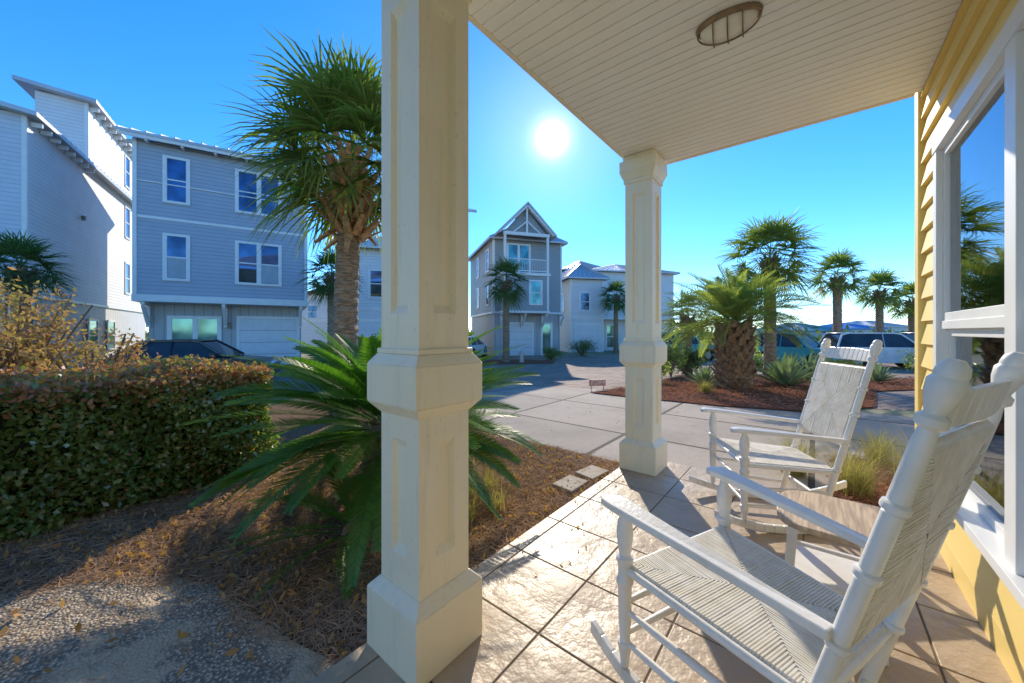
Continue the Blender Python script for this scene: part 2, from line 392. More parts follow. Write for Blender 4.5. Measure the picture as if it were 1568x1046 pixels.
def column(loc):
    g = Group('porch_column', loc, A0)
    b = g.part('plinth', COL, bevel=.004)
    S = .328
    b.box(-S/2,S/2,-S/2,S/2,0,.235); b.frust(0,0,.235,.275,S,.252)
    b.frust(0,0,.93,.975,.252,S); b.box(-S/2,S/2,-S/2,S/2,.975,1.125); b.frust(0,0,1.125,1.165,S,.272); b.box(-.136,.136,-.136,.136,1.165,1.185)
    b.box(-.135,.135,-.135,.135,2.60,2.63); b.frust(0,0,2.63,2.70,.27,S); b.box(-S/2,S/2,-S/2,S/2,2.70,2.80); b.box(-.14,.14,-.14,.14,2.80,2.85)
    sh = g.part('shaft', COL)
    def shaft(w, z0, z1, p0, p1, pw):
        h = w/2; dep = .018; s = .014
        for k in range(4):
            c, q = math.cos(k*math.pi/2), math.sin(k*math.pi/2)
            tr = lambda x, o, z: (c*x-q*(-o), q*x+c*(-o), z)
            a = pw/2; bb = a-s
            pts = [tr(-h,h,z0),tr(h,h,z0),tr(h,h,z1),tr(-h,h,z1), tr(-a,h,p0),tr(a,h,p0),tr(a,h,p1),tr(-a,h,p1),
                   tr(-bb,h-dep,p0+s*2.2),tr(bb,h-dep,p0+s*2.2),tr(bb,h-dep,p1-s*2.2),tr(-bb,h-dep,p1-s*2.2)]
            sh.add(pts, [(0,1,5,4),(1,2,6,5),(2,3,7,6),(3,0,4,7),(4,5,9,8),(5,6,10,9),(6,7,11,10),(7,4,8,11),(8,9,10,11)])
    shaft(.246,.275,.93,.40,.84,.095); shaft(.246,1.185,2.60,1.32,2.50,.11)
    g.done()
CC = [(.774+.1625, 1.225), (3.241+.1625, 1.225)]
for (u, v) in CC: column((*UV(u,v), 0))
column((*UV(-1.6,1.225),0))

h = Group('yellow_house', (0,0,0), A0)
ce = h.part('porch_ceiling', CEIL)
u = -3.9
while u < 3.60:
    ce.box(u, u+.064, -.55, 1.345, 2.852, 2.875); ce.box(u+.064, u+.0725, -.55, 1.345, 2.859, 2.875); u += .0725
dk = h.part('ceiling_backing', M('ceiling_gap', (.3,.25,.18))); dk.box(-3.9,3.66,-.6,1.36,2.876,2.90)
tr = h.part('eave_trim', CREAM, bevel=.003); tr.box(-3.95,3.672,1.346,1.375,2.846,3.05); tr.box(3.64,3.672,-.52,1.346,2.846,3.05)
rf = h.part('roof', ROOFM); rf.slab([(-4.1,1.45,3.06),(3.75,1.45,3.06),(3.75,-.6,3.5),(-4.1,-.6,3.5)], .04)
rf.roof((-4.4,1,7.6),(4.2,1,7.6),(4.2,-4.5,9.6),(-4.4,-4.5,9.6)); rf.roof((4.2,-10,7.6),(-4.4,-10,7.6),(-4.4,-4.5,9.6),(4.2,-4.5,9.6))
wl = h.part('siding_boards', YEL)
w0, w1 = 1.02, 3.215
w2, w3 = -2.2, 0.1
zz = 0.12
while zz < 7.4:
    z1 = zz+.15
    segs = [(-4.0, 3.655)]
    if z1 > .36 and zz < 2.36: segs = [(w1, 3.655), (w3, w0), (-4.0, w2)]
    for (a, b) in segs:
        wl.hexa([(a,-.60,zz),(b,-.60,zz),(b,-.546,zz),(a,-.546,zz),(a,-.60,z1),(b,-.60,z1),(b,-.573,z1),(a,-.573,z1)])
    zz = z1
ct = h.part('corner_board', YEL, bevel=.003); ct.box(3.655,3.76,-.62,-.535,-.08,7.4); ct.box(3.74,3.76,-9.5,-.62,-.08,7.4)
ct.box(-4.0,3.655,-.60,-.545,-.02,.12)
bd = h.part('walls', YEL); bd.box(-4,3.738,-9.5,-.85,-.1,7.5); bd.box(3.23,3.738,-.85,-.60,-.1,7.4); bd.box(-4,3.23,-.85,-.60,2.36,7.4); bd.box(-4,3.23,-.85,-.60,-.1,.36); bd.box(.12,1.0,-.85,-.60,.36,2.36)
wt = h.part('window_frames', WHT, bevel=.003); wg = h.part('window_panes', PANE); wb = h.part('blinds', BLIND); wi = h.part('curtain', INTER)
F = ((0,-.56),(1,0),(0,1))
def bigwin(a, b):
    wt.fbox(F, a, b, -.05, .035, 2.275, 2.355); wt.fbox(F, a-.01, b+.01, -.05, .055, .375, .42)
    mid = (a+b)/2
    for c in (a, mid-.05, b-.07): wt.fbox(F, c, c+(.10 if c == mid-.05 else .07), -.05, .03, .42, 2.275)
    for (p, q) in ((a+.07, mid-.05), (mid+.05, b-.07)):
        wt.fbox(F, p, q, -.03, .012, 1.265, 1.31)
        for (z0, z1, o) in ((.42,1.265,-.028),(1.31,2.275,-.008)):
            wt.fbox(F, p, p+.038, o-.02, o+.012, z0, z1); wt.fbox(F, q-.038, q, o-.02, o+.012, z0, z1)
            wt.fbox(F, p+.038, q-.038, o-.02, o+.012, z0, z0+.045); wt.fbox(F, p+.038, q-.038, o-.02, o+.012, z1-.04, z1)
            wg.fbox(F, p+.038, q-.038, o-.012, o-.008, z0+.045, z1-.04)
        z = .45
        while z < 1.28:
            wb.add([(p+.02,-.64,z),(q-.02,-.64,z),(q-.02,-.675,z+.045),(p+.02,-.675,z+.045)], [(0,1,2,3)]); z += .052
    xs = np.linspace(a+.02, b-.02, 90)
    for i in range(89):
        o0 = -.70+.012*math.sin(i*1.9); o1 = -.70+.012*math.sin((i+1)*1.9)
        wi.add([(xs[i],o0,.4),(xs[i+1],o1,.4),(xs[i+1],o1,2.34),(xs[i],o0,2.34)], [(0,1,2,3)])
bigwin(w0, w1); bigwin(w2, w3)
h.done()

# ceiling light
lx, ly = UV(1.107*.635+1.89*.773, -1.107*.773+1.89*.635)
g = Group('ceiling_light', (lx, ly, 2.852), A0+R(90)+R(6))
base = g.part('base', BRONZE, smooth=True)
def ering(mb, rx, ry, prof, n=28):
    vs = []; fs = []
    for (k, z) in prof:
        for i in range(n):
            a = 2*math.pi*i/n; vs.append(((rx+k)*math.cos(a), (ry+k)*math.sin(a), z))
    for j in range(len(prof)-1):
        for i in range(n): fs.append((j*n+i, j*n+(i+1) % n, (j+1)*n+(i+1) % n, (j+1)*n+i))
    mb.add(vs, fs)
ering(base, .145, .076, [(0,0),(.006,-.012),(.0,-.026),(-.010,-.030),(-.014,-.022)])
gl = g.part('glass', FROST, smooth=True)
vs = []; fs = []; nn = 24
for j in range(9):
    q = j/8*math.pi/2
    for i in range(nn):
        a = 2*math.pi*i/nn; vs.append((.131*math.cos(a)*math.cos(q)**.7, .064*math.sin(a)*math.cos(q)**.7, -.02-.080*math.sin(q)))
for j in range(8):
    for i in range(nn): fs.append((j*nn+i, j*nn+(i+1) % nn, (j+1)*nn+(i+1) % nn, (j+1)*nn+i))
gl.add(vs, fs)
cg = g.part('cage', BRONZE)
for xx in (-.065, 0, .065):
    c = math.sqrt(1-(xx/.14)**2); pts = [(xx, .073*c*math.cos(t), -.026-.086*c**.5*math.sin(t)) for t in np.linspace(0, math.pi, 13)]
    for a, b in zip(pts[:-1], pts[1:]): cg.beam(a, b, .007, .006, (1,0,0.01))
pts = [(.142*math.cos(t), 0, -.026-.088*math.sin(t)) for t in np.linspace(0, math.pi, 17)]
for a, b in zip(pts[:-1], pts[1:]): cg.beam(a, b, .007, .006, (0,1,.01))
g.done()

# ------------------------------------------------------------------ rocking chairs
def rush(mb, Q, nrm, pitch=.0085):
    Q = [Vector(q) for q in Q]; nrm = Vector(nrm).normalized(); O = sum(Q, Vector())/4; r = pitch/2
    O = O+nrm*.002
    for k in range(4):
        A, B = Q[k], Q[(k+1) % 4]; L = (B-A).length; n = int(L/pitch); w = (B-A).normalized()*r
        for i in range(n):
            t = (i+.5)/n; p = A.lerp(B, t); e = A.lerp(O, 2*t) if t < .5 else B.lerp(O, 2*(1-t))
            j = nrm*random.uniform(-.0008,.0010)
            h0 = nrm*r*.95+j
            vs = [p-w, p-w*.55+h0, p+w*.55+h0, p+w, e-w, e-w*.55+h0, e+w*.55+h0, e+w]
            d = (p-e).normalized()
            ov = [p-w+d*.014-nrm*.016, p-w*.55+d*.018-nrm*.014, p+w*.55+d*.018-nrm*.014, p+w+d*.014-nrm*.016]
            mb.add(vs+ov, [(0,1,5,4),(1,2,6,5),(2,3,7,6),(0,8,9,1),(1,9,10,2),(2,10,11,3)])
def postprof(L, knob=True, r=.0180):
    pr = [(0,.015),(.06,.017),(.12,r)]
    def ring(t, w=.012, rr=1.28):
        return [(t-w, r), (t-w*.75, r*.82), (t-w*.5, r*rr), (t, r*rr*1.05), (t+w*.5, r*rr), (t+w*.75, r*.82), (t+w, r)]
    for t in (.30, .44, .60, .74): pr += ring(t)
    if knob:
        pr += [(.86,r*.95),(.885,r*.8),(.892,r*1.3),(.905,r*1.3),(.912,r*.85),(.925,r*1.1),(.945,r*1.45),(.965,r*1.55),(.972,r*1.25),(.978,r*1.3),(.990,r*1.15),(1.0,r*.6)]
    return pr
def rocker(loc, rot):
    g = Group('rocking_chair', loc, rot)
    fr = g.part('frame', CHAIRP, smooth=True); bdz = g.part('arms_and_rockers', CHAIRP, bevel=.005)
    se = g.part('seat', RUSH); ba = g.part('backrest', RUSH)
    fx, bx = .285, .226
    rz = lambda y: (y+.27)**2/(2*1.25)
    pb = lambda z: -.44-(z-.05)*.27
    for s in (-1, 1):
        fr.lathe((s*fx,0,.05+rz(0)),(s*fx,0,.625), [(0,.014),(.08,.018),(.13,.024),(.16,.024),(.165,.018),(.2,.018),(.3,.022),(.52,.024),(.535,.029),(.56,.029),(.575,.023),(.66,.024),(.675,.030),(.70,.030),(.715,.019),(.78,.025),(.86,.029),(.93,.024),(.96,.017),(1,.015)])
        z0, z1 = .06, 1.20
        fr.lathe((s*bx,pb(z0),z0),(s*(bx+.008),pb(z1),z1), postprof(1.2), 18)
        ys = np.linspace(.17, -.86, 19)
        xx = lambda y: s*(fx+(bx-fx)*min(1,max(0,-y/.46)))
        for i in range(18):
            y0, y1 = ys[i], ys[i+1]; h = .046
            x0, x1 = xx(y0), xx(y1); t = .014
            bdz.hexa([(x0-t,y0,rz(y0)),(x0+t,y0,rz(y0)),(x1+t,y1,rz(y1)),(x1-t,y1,rz(y1)),(x0-t,y0,rz(y0)+h),(x0+t,y0,rz(y0)+h),(x1+t,y1,rz(y1)+h),(x1-t,y1,rz(y1)+h)])
        prof = [(.085,.0),(.075,.028),(.045,.042),(0,.044),(-.10,.038),(-.25,.030),(-.42,.024),(-.575,.020)]
        pts = [(y, w) for y, w in prof]+[(y, -w) for y, w in prof[::-1]]
        ax = lambda y: s*(.30-.055*min(1,max(0,-y/.6)))
        za = lambda y: .628+y*.09-(.012 if y > .06 else 0)
        n = len(pts); vs = [(ax(y)+w, y, za(y)) for y, w in pts]+[(ax(y)+w, y, za(y)+.024) for y, w in pts]
        bdz.add(vs, [tuple(range(n)), tuple(range(n, 2*n))]+[(i, (i+1) % n, n+(i+1) % n, n+i) for i in range(n)])
        for z in (.165, .275): fr.lathe((s*fx,0,z),(s*bx,pb(z),z-.02), [(0,.009),(.3,.012),(.5,.013),(.7,.012),(1,.009)], 10)
        fr.lathe((s*fx,0,.418),(s*bx,pb(.40),.385), [(0,.013),(.5,.014),(1,.013)], 10)
    for z in (.19, .30): fr.lathe((-fx,0,z),(fx,0,z), [(0,.009),(.3,.012),(.5,.013),(.7,.012),(1,.009)], 10)
    fr.lathe((-fx,0,.418),(fx,0,.418), [(0,.013),(1,.013)], 10)
    for z in (.2, .385): fr.lathe((-bx,pb(z),z),(bx,pb(z),z), [(0,.010),(.5,.013),(1,.010)], 10)
    q = [(-fx+.015,-.008,.432),(fx-.015,-.008,.432),(bx-.01,pb(.4)+.01,.400),(-bx+.01,pb(.4)+.01,.400)]
    rush(se, q, (0,.06,1)); rush(se, [(a,b,c-.026) for a,b,c in q], (0,-.06,-1))
    zb, zt = .56, 1.02
    for z in (zb, zt): fr.lathe((-bx,pb(z),z),(bx,pb(z),z), [(0,.013),(1,.013)], 10)
    nv = Vector((0,1,.27)).normalized()
    qb = [Vector((-bx+.018,pb(zb),zb)),Vector((bx-.018,pb(zb),zb)),Vector((bx-.014,pb(zt),zt)),Vector((-bx+.014,pb(zt),zt))]
    rush(ba, [p+nv*.013 for p in qb], nv); rush(ba, [p-nv*.013 for p in qb], -nv)
    for (z, hh) in ((1.10, .068),):
        K = 10
        for i in range(K):
            xs = [-bx+2*bx*i/K, -bx+2*bx*(i+1)/K]
            f = lambda x: -.020*(1-(x/bx)**2); tz = lambda x: z+hh/2+.012*(1-(x/bx)**2)
            p = []
            for (zz_, top) in ((z-hh/2, 0), (0, 1)):
                for (x, o) in ((xs[0],-.008),(xs[1],-.008),(xs[1],.008),(xs[0],.008)):
                    zq = tz(x) if top else zz_
                    p.append((x, pb(zq)+f(x)+o, zq))
            bdz.hexa(p)
    g.done(); return g.e
rocker((.648,1.43,0), math.atan2(.470,.883))
rocker((1.505,2.584,0), R(79))

# side table
g = Group('side_table', (1.40,1.63,0), A0)
tp = g.part('top', WOODT, bevel=.006)
pts = []
for k in range(40):
    a = 2*math.pi*k/40; c, s = math.cos(a), math.sin(a); e = .6
    pts.append((.225*math.copysign(abs(c)**e, c), .185*math.copysign(abs(s)**e, s)))
tp.extr(pts, lambda p, a: (p[0],p[1],a), .425, .45)
lg = g.part('legs', CHAIRP, bevel=.003)
for a in (-1,1):
    for b in (-1,1): lg.beam((a*.15,b*.12,.425),(a*.18,b*.15,0), .035,.035,(0,1,0))
    lg.beam((a*.165,-.135,.2),(a*.165,.135,.2), .02,.03)
lg.box(-.17,.17,-.14,.14,.19,.205)
g.done()

# ------------------------------------------------------------------ vegetation
def fan_palm(name, loc, H, Rr, nf=44, nl=26, w=.03, tr=.15, seed=1, boots=True, lean=(0,0), mat=None, elmin=-45, bootmat=None, bh=1.0, bl=1.0):
    rd = random.Random(seed); mat = mat or PALML
    c = Vector((lean[0], lean[1], H)); V = []; Fc = []
    def strip(pts, ws, sd):
        o = len(V)
        for p, q in zip(pts, ws): V.append(p-sd*q); V.append(p+sd*q)
        for i in range(len(pts)-1): Fc.append((o+2*i, o+2*i+1, o+2*i+3, o+2*i+2))
    for i in range(nf):
        t = (i+.5)/nf; el = R(84-(84-elmin)*t**.85+rd.uniform(-8,8)); az = i*2.39996+rd.uniform(-.25,.25)
        d = Vector((math.cos(az)*math.cos(el), math.sin(az)*math.cos(el), math.sin(el)))
        Lp = Rr*rd.uniform(.40,.56); st = c+Vector((0,0,.10*Rr*(1-2*t)))
        tip = st+d*Lp+Vector((0,0,-.06*Lp))
        sd = d.cross(Vector((0,0,1))).normalized(); roll = rd.uniform(-.5,.5)
        n = sd.cross(d); sd = (sd*math.cos(roll)+n*math.sin(roll)).normalized(); n = sd.cross(d).normalized()
        strip([st, st.lerp(tip,.5)+Vector((0,0,.02)), tip], [.014,.011,.009], sd)
        d2 = (d+Vector((0,0,-.28-.25*t))).normalized(); Lf = Rr*rd.uniform(.46,.60)
        for k in range(nl):
            a = R(-118+236*k/(nl-1)+rd.uniform(-2,2)); dr = (d2*math.cos(a)+sd*math.sin(a)+n*(.10+.25*abs(math.sin(a)))).normalized()
            L = Lf*(.70+.30*math.cos(a*.8))*rd.uniform(.88,1.08); g_ = rd.uniform(.12,.42)*L
            ws = w*(Rr/1.8)
            side = dr.cross(n).normalized(); side = (side+n*rd.uniform(-.5,.5)).normalized()
            base = tip-d2*.10*Lf*(1+math.cos(a))*0.5
            pts = [base+dr*L*q+Vector((0,0,-g_*q*q*q)) for q in (.0,.35,.72,1.0)]
            strip(pts, [ws*.18,ws*.5,ws*.34,ws*.03], side)
    fo = link(bpy.data.objects.new('fronds', npmesh('fronds', V, Fc, [mat])))
    e = Group(name, loc, 0); fo.parent = e.e
    tk = e.part('trunk', PALMT, smooth=False); n = 14; zs = np.linspace(-.15, H-.1, max(10, int(H/.07)))
    vs = []; fs = []
    for j, z in enumerate(zs):
        f = z/H; rr = tr*(1.15-.12*f+.25*math.exp(-max(0,z)*2.5))*(1+.05*((j % 2)*2-1)); x = lean[0]*f*f; y = lean[1]*f*f
        for k in range(n):
            a = 2*math.pi*k/n; q = rr*(1+rd.uniform(-.05,.05)); vs.append((x+q*math.cos(a), y+q*math.sin(a), z+rd.uniform(-.01,.01)))
    for j in range(len(zs)-1):
        for k in range(n): fs.append((j*n+k, j*n+(k+1) % n, (j+1)*n+(k+1) % n, (j+1)*n+k))
    tk.add(vs, fs)
    if boots:
        bt = e.part('leaf_bases', bootmat or BOOT, bevel=0)
        nb = int(46*bh)+18
        for i in range(nb):
            f = i/nb; z = H-.10-bh*(1-f); az = i*2.39996+rd.uniform(-.2,.2); el = R(rd.uniform(24,52)+18*f)
            if rd.random() < .14: el = R(rd.uniform(-60,-20))
            fx = ((H-.5)/H)**2
            p = Vector((lean[0]*fx+tr*.95*math.cos(az), lean[1]*fx+tr*.95*math.sin(az), z))
            d = Vector((math.cos(az)*math.cos(el), math.sin(az)*math.cos(el), math.sin(el)))
            L = tr*rd.uniform(1.2,2.2)*bl; s = Vector((-math.sin(az), math.cos(az), 0)); nn_ = s.cross(d)
            w0, w1_ = tr*.42, tr*.17*rd.uniform(.7,1.4)
            tip = p+d*L+Vector((0,0,.03))
            bt.hexa([p-s*w0-nn_*.02,p+s*w0-nn_*.02,p+s*w0+nn_*.03,p-s*w0+nn_*.03, tip-s*w1_-nn_*.008,tip+s*w1_-nn_*.008,tip+s*w1_+nn_*.012,tip-s*w1_+nn_*.012])
    e.done(); return e.e
def pinnate(V, Fc, st, az, el0, L, curl, npair, ll, lw, rd, vee=.3, twist=0, ang=58, rw=.008, droop=.1):
    seg = npair; p = Vector(st); ds = L/seg
    def strip(pts, ws, sd):
        o = len(V)
        for q, w_ in zip(pts, ws): V.append(q-sd*w_); V.append(q+sd*w_)
        for i in range(len(pts)-1): Fc.append((o+2*i, o+2*i+1, o+2*i+3, o+2*i+2))
    rp = [p.copy()]; rl = rd.uniform(-.5,.5)
    for i in range(seg):
        f = i/seg; el = el0-curl*f**1.2; aa = az+twist*f
        T = Vector((math.cos(aa)*math.cos(el), math.sin(aa)*math.cos(el), math.sin(el)))
        S = Vector((math.sin(aa), -math.cos(aa), 0)); Nn = S.cross(T)
        S, Nn = S*math.cos(rl)+Nn*math.sin(rl), Nn*math.cos(rl)-S*math.sin(rl)
        if f > .12:
            ff = (f-.12)/.88; l = ll*max(.18, min(1, 4*ff))*(1-.75*max(0,ff-.55)/.45)
            an = R(ang-18*ff)
            for s in (-1, 1):
                d = (T*math.cos(an)+S*s*math.sin(an)+Nn*vee*rd.uniform(.7,1.3)).normalized(); l2 = l*rd.uniform(.9,1.08)
                sd = (d.cross(Nn)).normalized()
                strip([p, p+d*l2*.5+Vector((0,0,-.15*droop*l2)), p+d*l2+Vector((0,0,-droop*l2))], [lw*.35, lw*.5, lw*.06], sd)
        p = p+T*ds
        if p.z < .05: p.z = .05
        rp.append(p.copy())
    T0 = Vector((math.sin(az), -math.cos(az), 0))
    strip(rp[::2]+[rp[-1]], list(np.linspace(rw, rw*.3, len(rp[::2])+1)), T0)
def pinnate_palm(name, loc, H, L, nf, npair, ll, lw, mat, tr, seed, el=(85,-15), curl=(.5,1.4), barkm=None, vee=.3, droop=.1, bootn=60, ang=58, pw=1.0):
    rd = random.Random(seed); V = []; Fc = []
    for i in range(nf):
        t = (i+.5)/nf; e0 = R(el[0]+(el[1]-el[0])*t**pw+rd.uniform(-6,6)); az = i*2.39996+rd.uniform(-.2,.2)
        pinnate(V, Fc, (.05*math.cos(az),.05*math.sin(az),H-.12*t), az, e0, L*rd.uniform(.82,1.08)*(.75+.25*min(1,t*3)), curl[0]+(curl[1]-curl[0])*rd.random(), npair, ll, lw, rd, vee, rd.uniform(-.3,.3), droop=droop, ang=ang)
    fo = link(bpy.data.objects.new('fronds', npmesh('fronds', V, Fc, [mat])))
    e = Group(name, loc, 0); fo.parent = e.e
    tk = e.part('trunk', barkm or BOOTG); prof = [(0,tr*1.0),(.3,tr*1.1),(.7,tr),(1,tr*.6)]
    tk.lathe((0,0,-.1),(0,0,H), prof, 16)
    bt = e.part('leaf_bases', barkm or BOOTG)
    for i in range(bootn):
        f = i/bootn; z = (H-.05)*f; az = i*2.39996; p = Vector((tr*math.cos(az), tr*math.sin(az), z)); e1 = R(45+25*f+rd.uniform(-10,10))
        d = Vector((math.cos(az)*math.cos(e1), math.sin(az)*math.cos(e1), math.sin(e1))); s = Vector((-math.sin(az), math.cos(az), 0)); nn_ = s.cross(d)
        Lb = tr*rd.uniform(.40,.95); w0 = tr*.30; tip = p+d*Lb
        bt.hexa([p-s*w0-nn_*.03,p+s*w0-nn_*.03,p+s*w0+nn_*.05,p-s*w0+nn_*.05, tip-s*w0*.4,tip+s*w0*.4,tip+s*w0*.4+nn_*.03,tip-s*w0*.4+nn_*.03])
    e.done()
fan_palm('palm_tree', (-2.72,6.0,GZ), 4.12, 1.75, nf=70, nl=34, w=.040, tr=.165, seed=3, lean=(.13,0), bh=1.2, elmin=-40, bl=1.6)
fan_palm('palm_tree', (-.33,21.0,gz(21)), 4.6, 1.65, nf=46, nl=20, w=.05, tr=.17, seed=5, mat=PALMD, bootmat=BOOTG, bh=.5, elmin=-55)
fan_palm('palm_tree', (8.45,30,gz(30)), 4.6, 1.65, nf=40, nl=18, w=.06, tr=.17, seed=6, mat=PALMD, bootmat=BOOTG, bh=.5, elmin=-50)
fan_palm('palm_tree', (-8.3,17,gz(17)), 4.3, 1.6, nf=42, nl=20, w=.05, tr=.17, seed=7, mat=PALMD, bootmat=BOOTG, bh=.5, elmin=-50)
fan_palm('palm_tree', (-17.3,13,gz(13)), 3.75, 1.6, nf=46, nl=22, w=.045, tr=.2, seed=8, mat=PALMD, bootmat=BOOTG, bh=.8, elmin=-30)
fan_palm('palm_tree', (8.6,12.3,gz(12.3)), 4.0, 1.75, nf=56, nl=24, w=.04, tr=.16, seed=9, bootmat=BOOTG, bh=.7)
fan_palm('palm_tree', (19.4,22,gz(22)), 5.0, 1.9, nf=44, nl=20, w=.055, tr=.2, seed=10, bootmat=BOOTG, bh=.7)
fan_palm('palm_tree', (25.9,26,gz(26)), 4.6, 1.9, nf=44, nl=18, w=.06, tr=.2, seed=11, bootmat=BOOTG, bh=.7)
fan_palm('palm_tree', (28.2,26,gz(26)), 3.9, 1.8, nf=40, nl=18, w=.06, tr=.2, seed=12, bootmat=BOOTG, bh=.7)
fan_palm('palm_tree', (6.9,14.5,gz(17)), 2.4, 1.3, nf=34, nl=18, w=.05, tr=.15, seed=13, bootmat=BOOTG, bh=.5)
pinnate_palm('pindo_palm', (5.35,8.9,gz(8.9)), 1.62, 1.72, 110, 46, .34, .019, PINDO, .31, 4, el=(88,4), curl=(.6,1.35), vee=.45, droop=.2, bootn=100, ang=46)
pinnate_palm('sago_palm', (-.97,3.02,GZ), .62, 1.24, 116, 96, .155, .0105, SAGO, .17, 2, el=(78,0), curl=(.45,1.0), vee=.20, droop=.06, bootn=50, pw=.85)
pinnate_palm('sago_palm', (-1.02,2.42,GZ), .14, .66, 16, 48, .12, .009, SAGO, .05, 12, el=(45,14), curl=(.4,.8), vee=.2, droop=.03, bootn=8)

def foliage_box(name, loc, rot, size, n, L, W, mats, shell=.16):
    lx_, ly_, lz_ = size
    m = n
    P = np.stack([rng.uniform(0,lx_,m), rng.uniform(0,ly_,m), rng.uniform(0,lz_,m)], 1)
    side = rng.integers(0, 10, m); dep = rng.beta(1.2,3,m)*shell
    P[:,1] = np.where(side < 5, dep, P[:,1]); P[:,2] = np.where((side >= 5) & (side < 8), lz_-dep, P[:,2])
    P[:,0] = np.where(side == 8, lx_-dep, P[:,0]); P[:,0] = np.where(side == 9, dep, P[:,0])
    bmp = .06*np.sin(P[:,0]*3.1+1)*np.cos(P[:,2]*4)+.04*np.sin(P[:,0]*9+P[:,2]*7)+.025*rng.normal(size=m)
    P[:,1] += np.where(side < 5, bmp, 0); P[:,2] += np.where((side >= 5) & (side < 8), .035*np.sin(P[:,0]*5)+.03*np.sin(P[:,1]*8+P[:,0]*3)+.035*np.abs(rng.normal(size=m)), 0)
    P[:,0] += np.where(side == 8, .07*np.sin(P[:,2]*6+P[:,1]*4)+.03*rng.normal(size=m), 0)
    V, F_ = leaf_arrays(P, L, W)
    pr = np.clip((P[:,2]-lz_+.22)/.22, 0, 1)**1.0*.8+.05
    idx = (rng.random(m) < pr).astype(int)
    me = npmesh('leaves', V, F_, mats, idx); o = link(bpy.data.objects.new('leaves', me))
    g = Group(name, loc, rot); o.parent = g.e
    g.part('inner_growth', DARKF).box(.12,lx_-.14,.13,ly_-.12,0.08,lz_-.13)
    tw = g.part('stems', TWIG)
    for i in range(int(lx_*9)):
        x = random.uniform(.1,lx_-.1); y = random.uniform(.05,.4); tw.beam((x,y,0),(x+random.uniform(-.15,.15),y+random.uniform(-.05,.1),.4),.012,.012,(0,1,0))
    g.done()
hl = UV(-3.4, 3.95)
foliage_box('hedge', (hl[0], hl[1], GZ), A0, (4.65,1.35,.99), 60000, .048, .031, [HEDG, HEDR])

def shrub(name, loc, r, h, n, L, W, mat, twigs=14, seed=0):
    rd = random.Random(seed); g = Group(name, loc, 0); tw = g.part('branches', TWIG); C = []
    for i in range(twigs):
        a = rd.uniform(0,6.28); k = rd.uniform(.2,1)*r; t = Vector((k*math.cos(a), k*math.sin(a), h*rd.uniform(.55,1)))
        tw.beam((0,0,0), t*.5+Vector((0,0,.1)), .03, .03, (0.1,1,0)); tw.beam(t*.5+Vector((0,0,.1)), t, .015, .015, (.1,1,0))
        for j in range(5): C.append(t*rd.uniform(.55,1.0)+Vector((rd.gauss(0,.16),rd.gauss(0,.16),rd.gauss(0,.12)))*r)
    C = np.array(C); pick = C[rng.integers(0,len(C),n)]+rng.normal(0,.10*r+.02,(n,3)); pick[:,2] = np.maximum(pick[:,2], .03)
    V, F_ = leaf_arrays(pick, L, W, .3); o = link(bpy.data.objects.new('leaves', npmesh('leaves', V, F_, [mat]))); o.parent = g.e
    g.done()
shrub('flowering_shrub', (-6.7,4.9,GZ), .85, 1.95, 4200, .08, .035, SHRB, 24, 1)
shrub('flowering_shrub', (-5.9,5.2,GZ), .5, 1.35, 1400, .07, .03, SHRB, 14, 2)
for i, (x, y, r, hh) in enumerate([(6.6,14,.9,1.0),(9.5,14.5,.9,.8),(3.9,10.4,.5,.6),(11.2,12.6,.6,.55),(16.2,14,1.0,.9),(19,15,1.1,1.0),(5.0,26.5,1.2,1.2),(2.4,22.6,.6,.7),(-6,14.5,1,1.0),(-4.5,12,1.1,1.3),(5.6,13.0,.7,1.7)]):
    shrub('shrub', (x,y,gz(y)), r, hh, 2200, .10, .05, [FARF, HEDG, PINDO][i % 3], 16, 20+i)

def grass(name, loc, r, h, n, mat, w=.006, seed=0):
    rd = random.Random(seed); V = []; Fc = []
    for i in range(n):
        a = rd.uniform(0,6.28); l = h*rd.uniform(.6,1.2); el = R(rd.uniform(50,88)); p = Vector((rd.gauss(0,.15*r), rd.gauss(0,.15*r), 0)); s = Vector((-math.sin(a), math.cos(a), 0))*w/2
        o = len(V); q = p
        for k in range(5):
            f = k/4; V.append(q-s*(1-f*.9)); V.append(q+s*(1-f*.9)); e_ = el-f*R(75)*rd.uniform(.7,1.1)
            q = q+Vector((math.cos(a)*math.cos(e_), math.sin(a)*math.cos(e_), math.sin(e_)))*l/4
        for k in range(4): Fc.append((o+2*k,o+2*k+1,o+2*k+3,o+2*k+2))
    o = link(bpy.data.objects.new(name, npmesh(name, V, Fc, [mat]))); o.location = loc
for i, (u, v, r, hh) in enumerate([(4.15,-.25,.35,.55),(4.35,.15,.3,.5),(4.6,-.7,.4,.6),(5.2,-.5,.3,.45),(5.6,-1.4,.4,.6)]):
    x, y = UV(u, v); grass('ornamental_grass', (x,y,GZ+.02), r, hh, 420, GRASSM, .0045, i)
for i, (x, y) in enumerate([(4.2,8.0),(6.2,7.3),(7.4,8.9),(3.3,8.6),(-.12,2.75),(-.30,2.6),(-.2,3.1),(-.35,3.0)]):
    grass('ornamental_grass', (x,y,gz(y)+.02), .3 if y > 4 else .2, .42 if y > 4 else .34, 240 if y > 4 else 90, GRASSM, .009 if y > 4 else .004, 30+i)
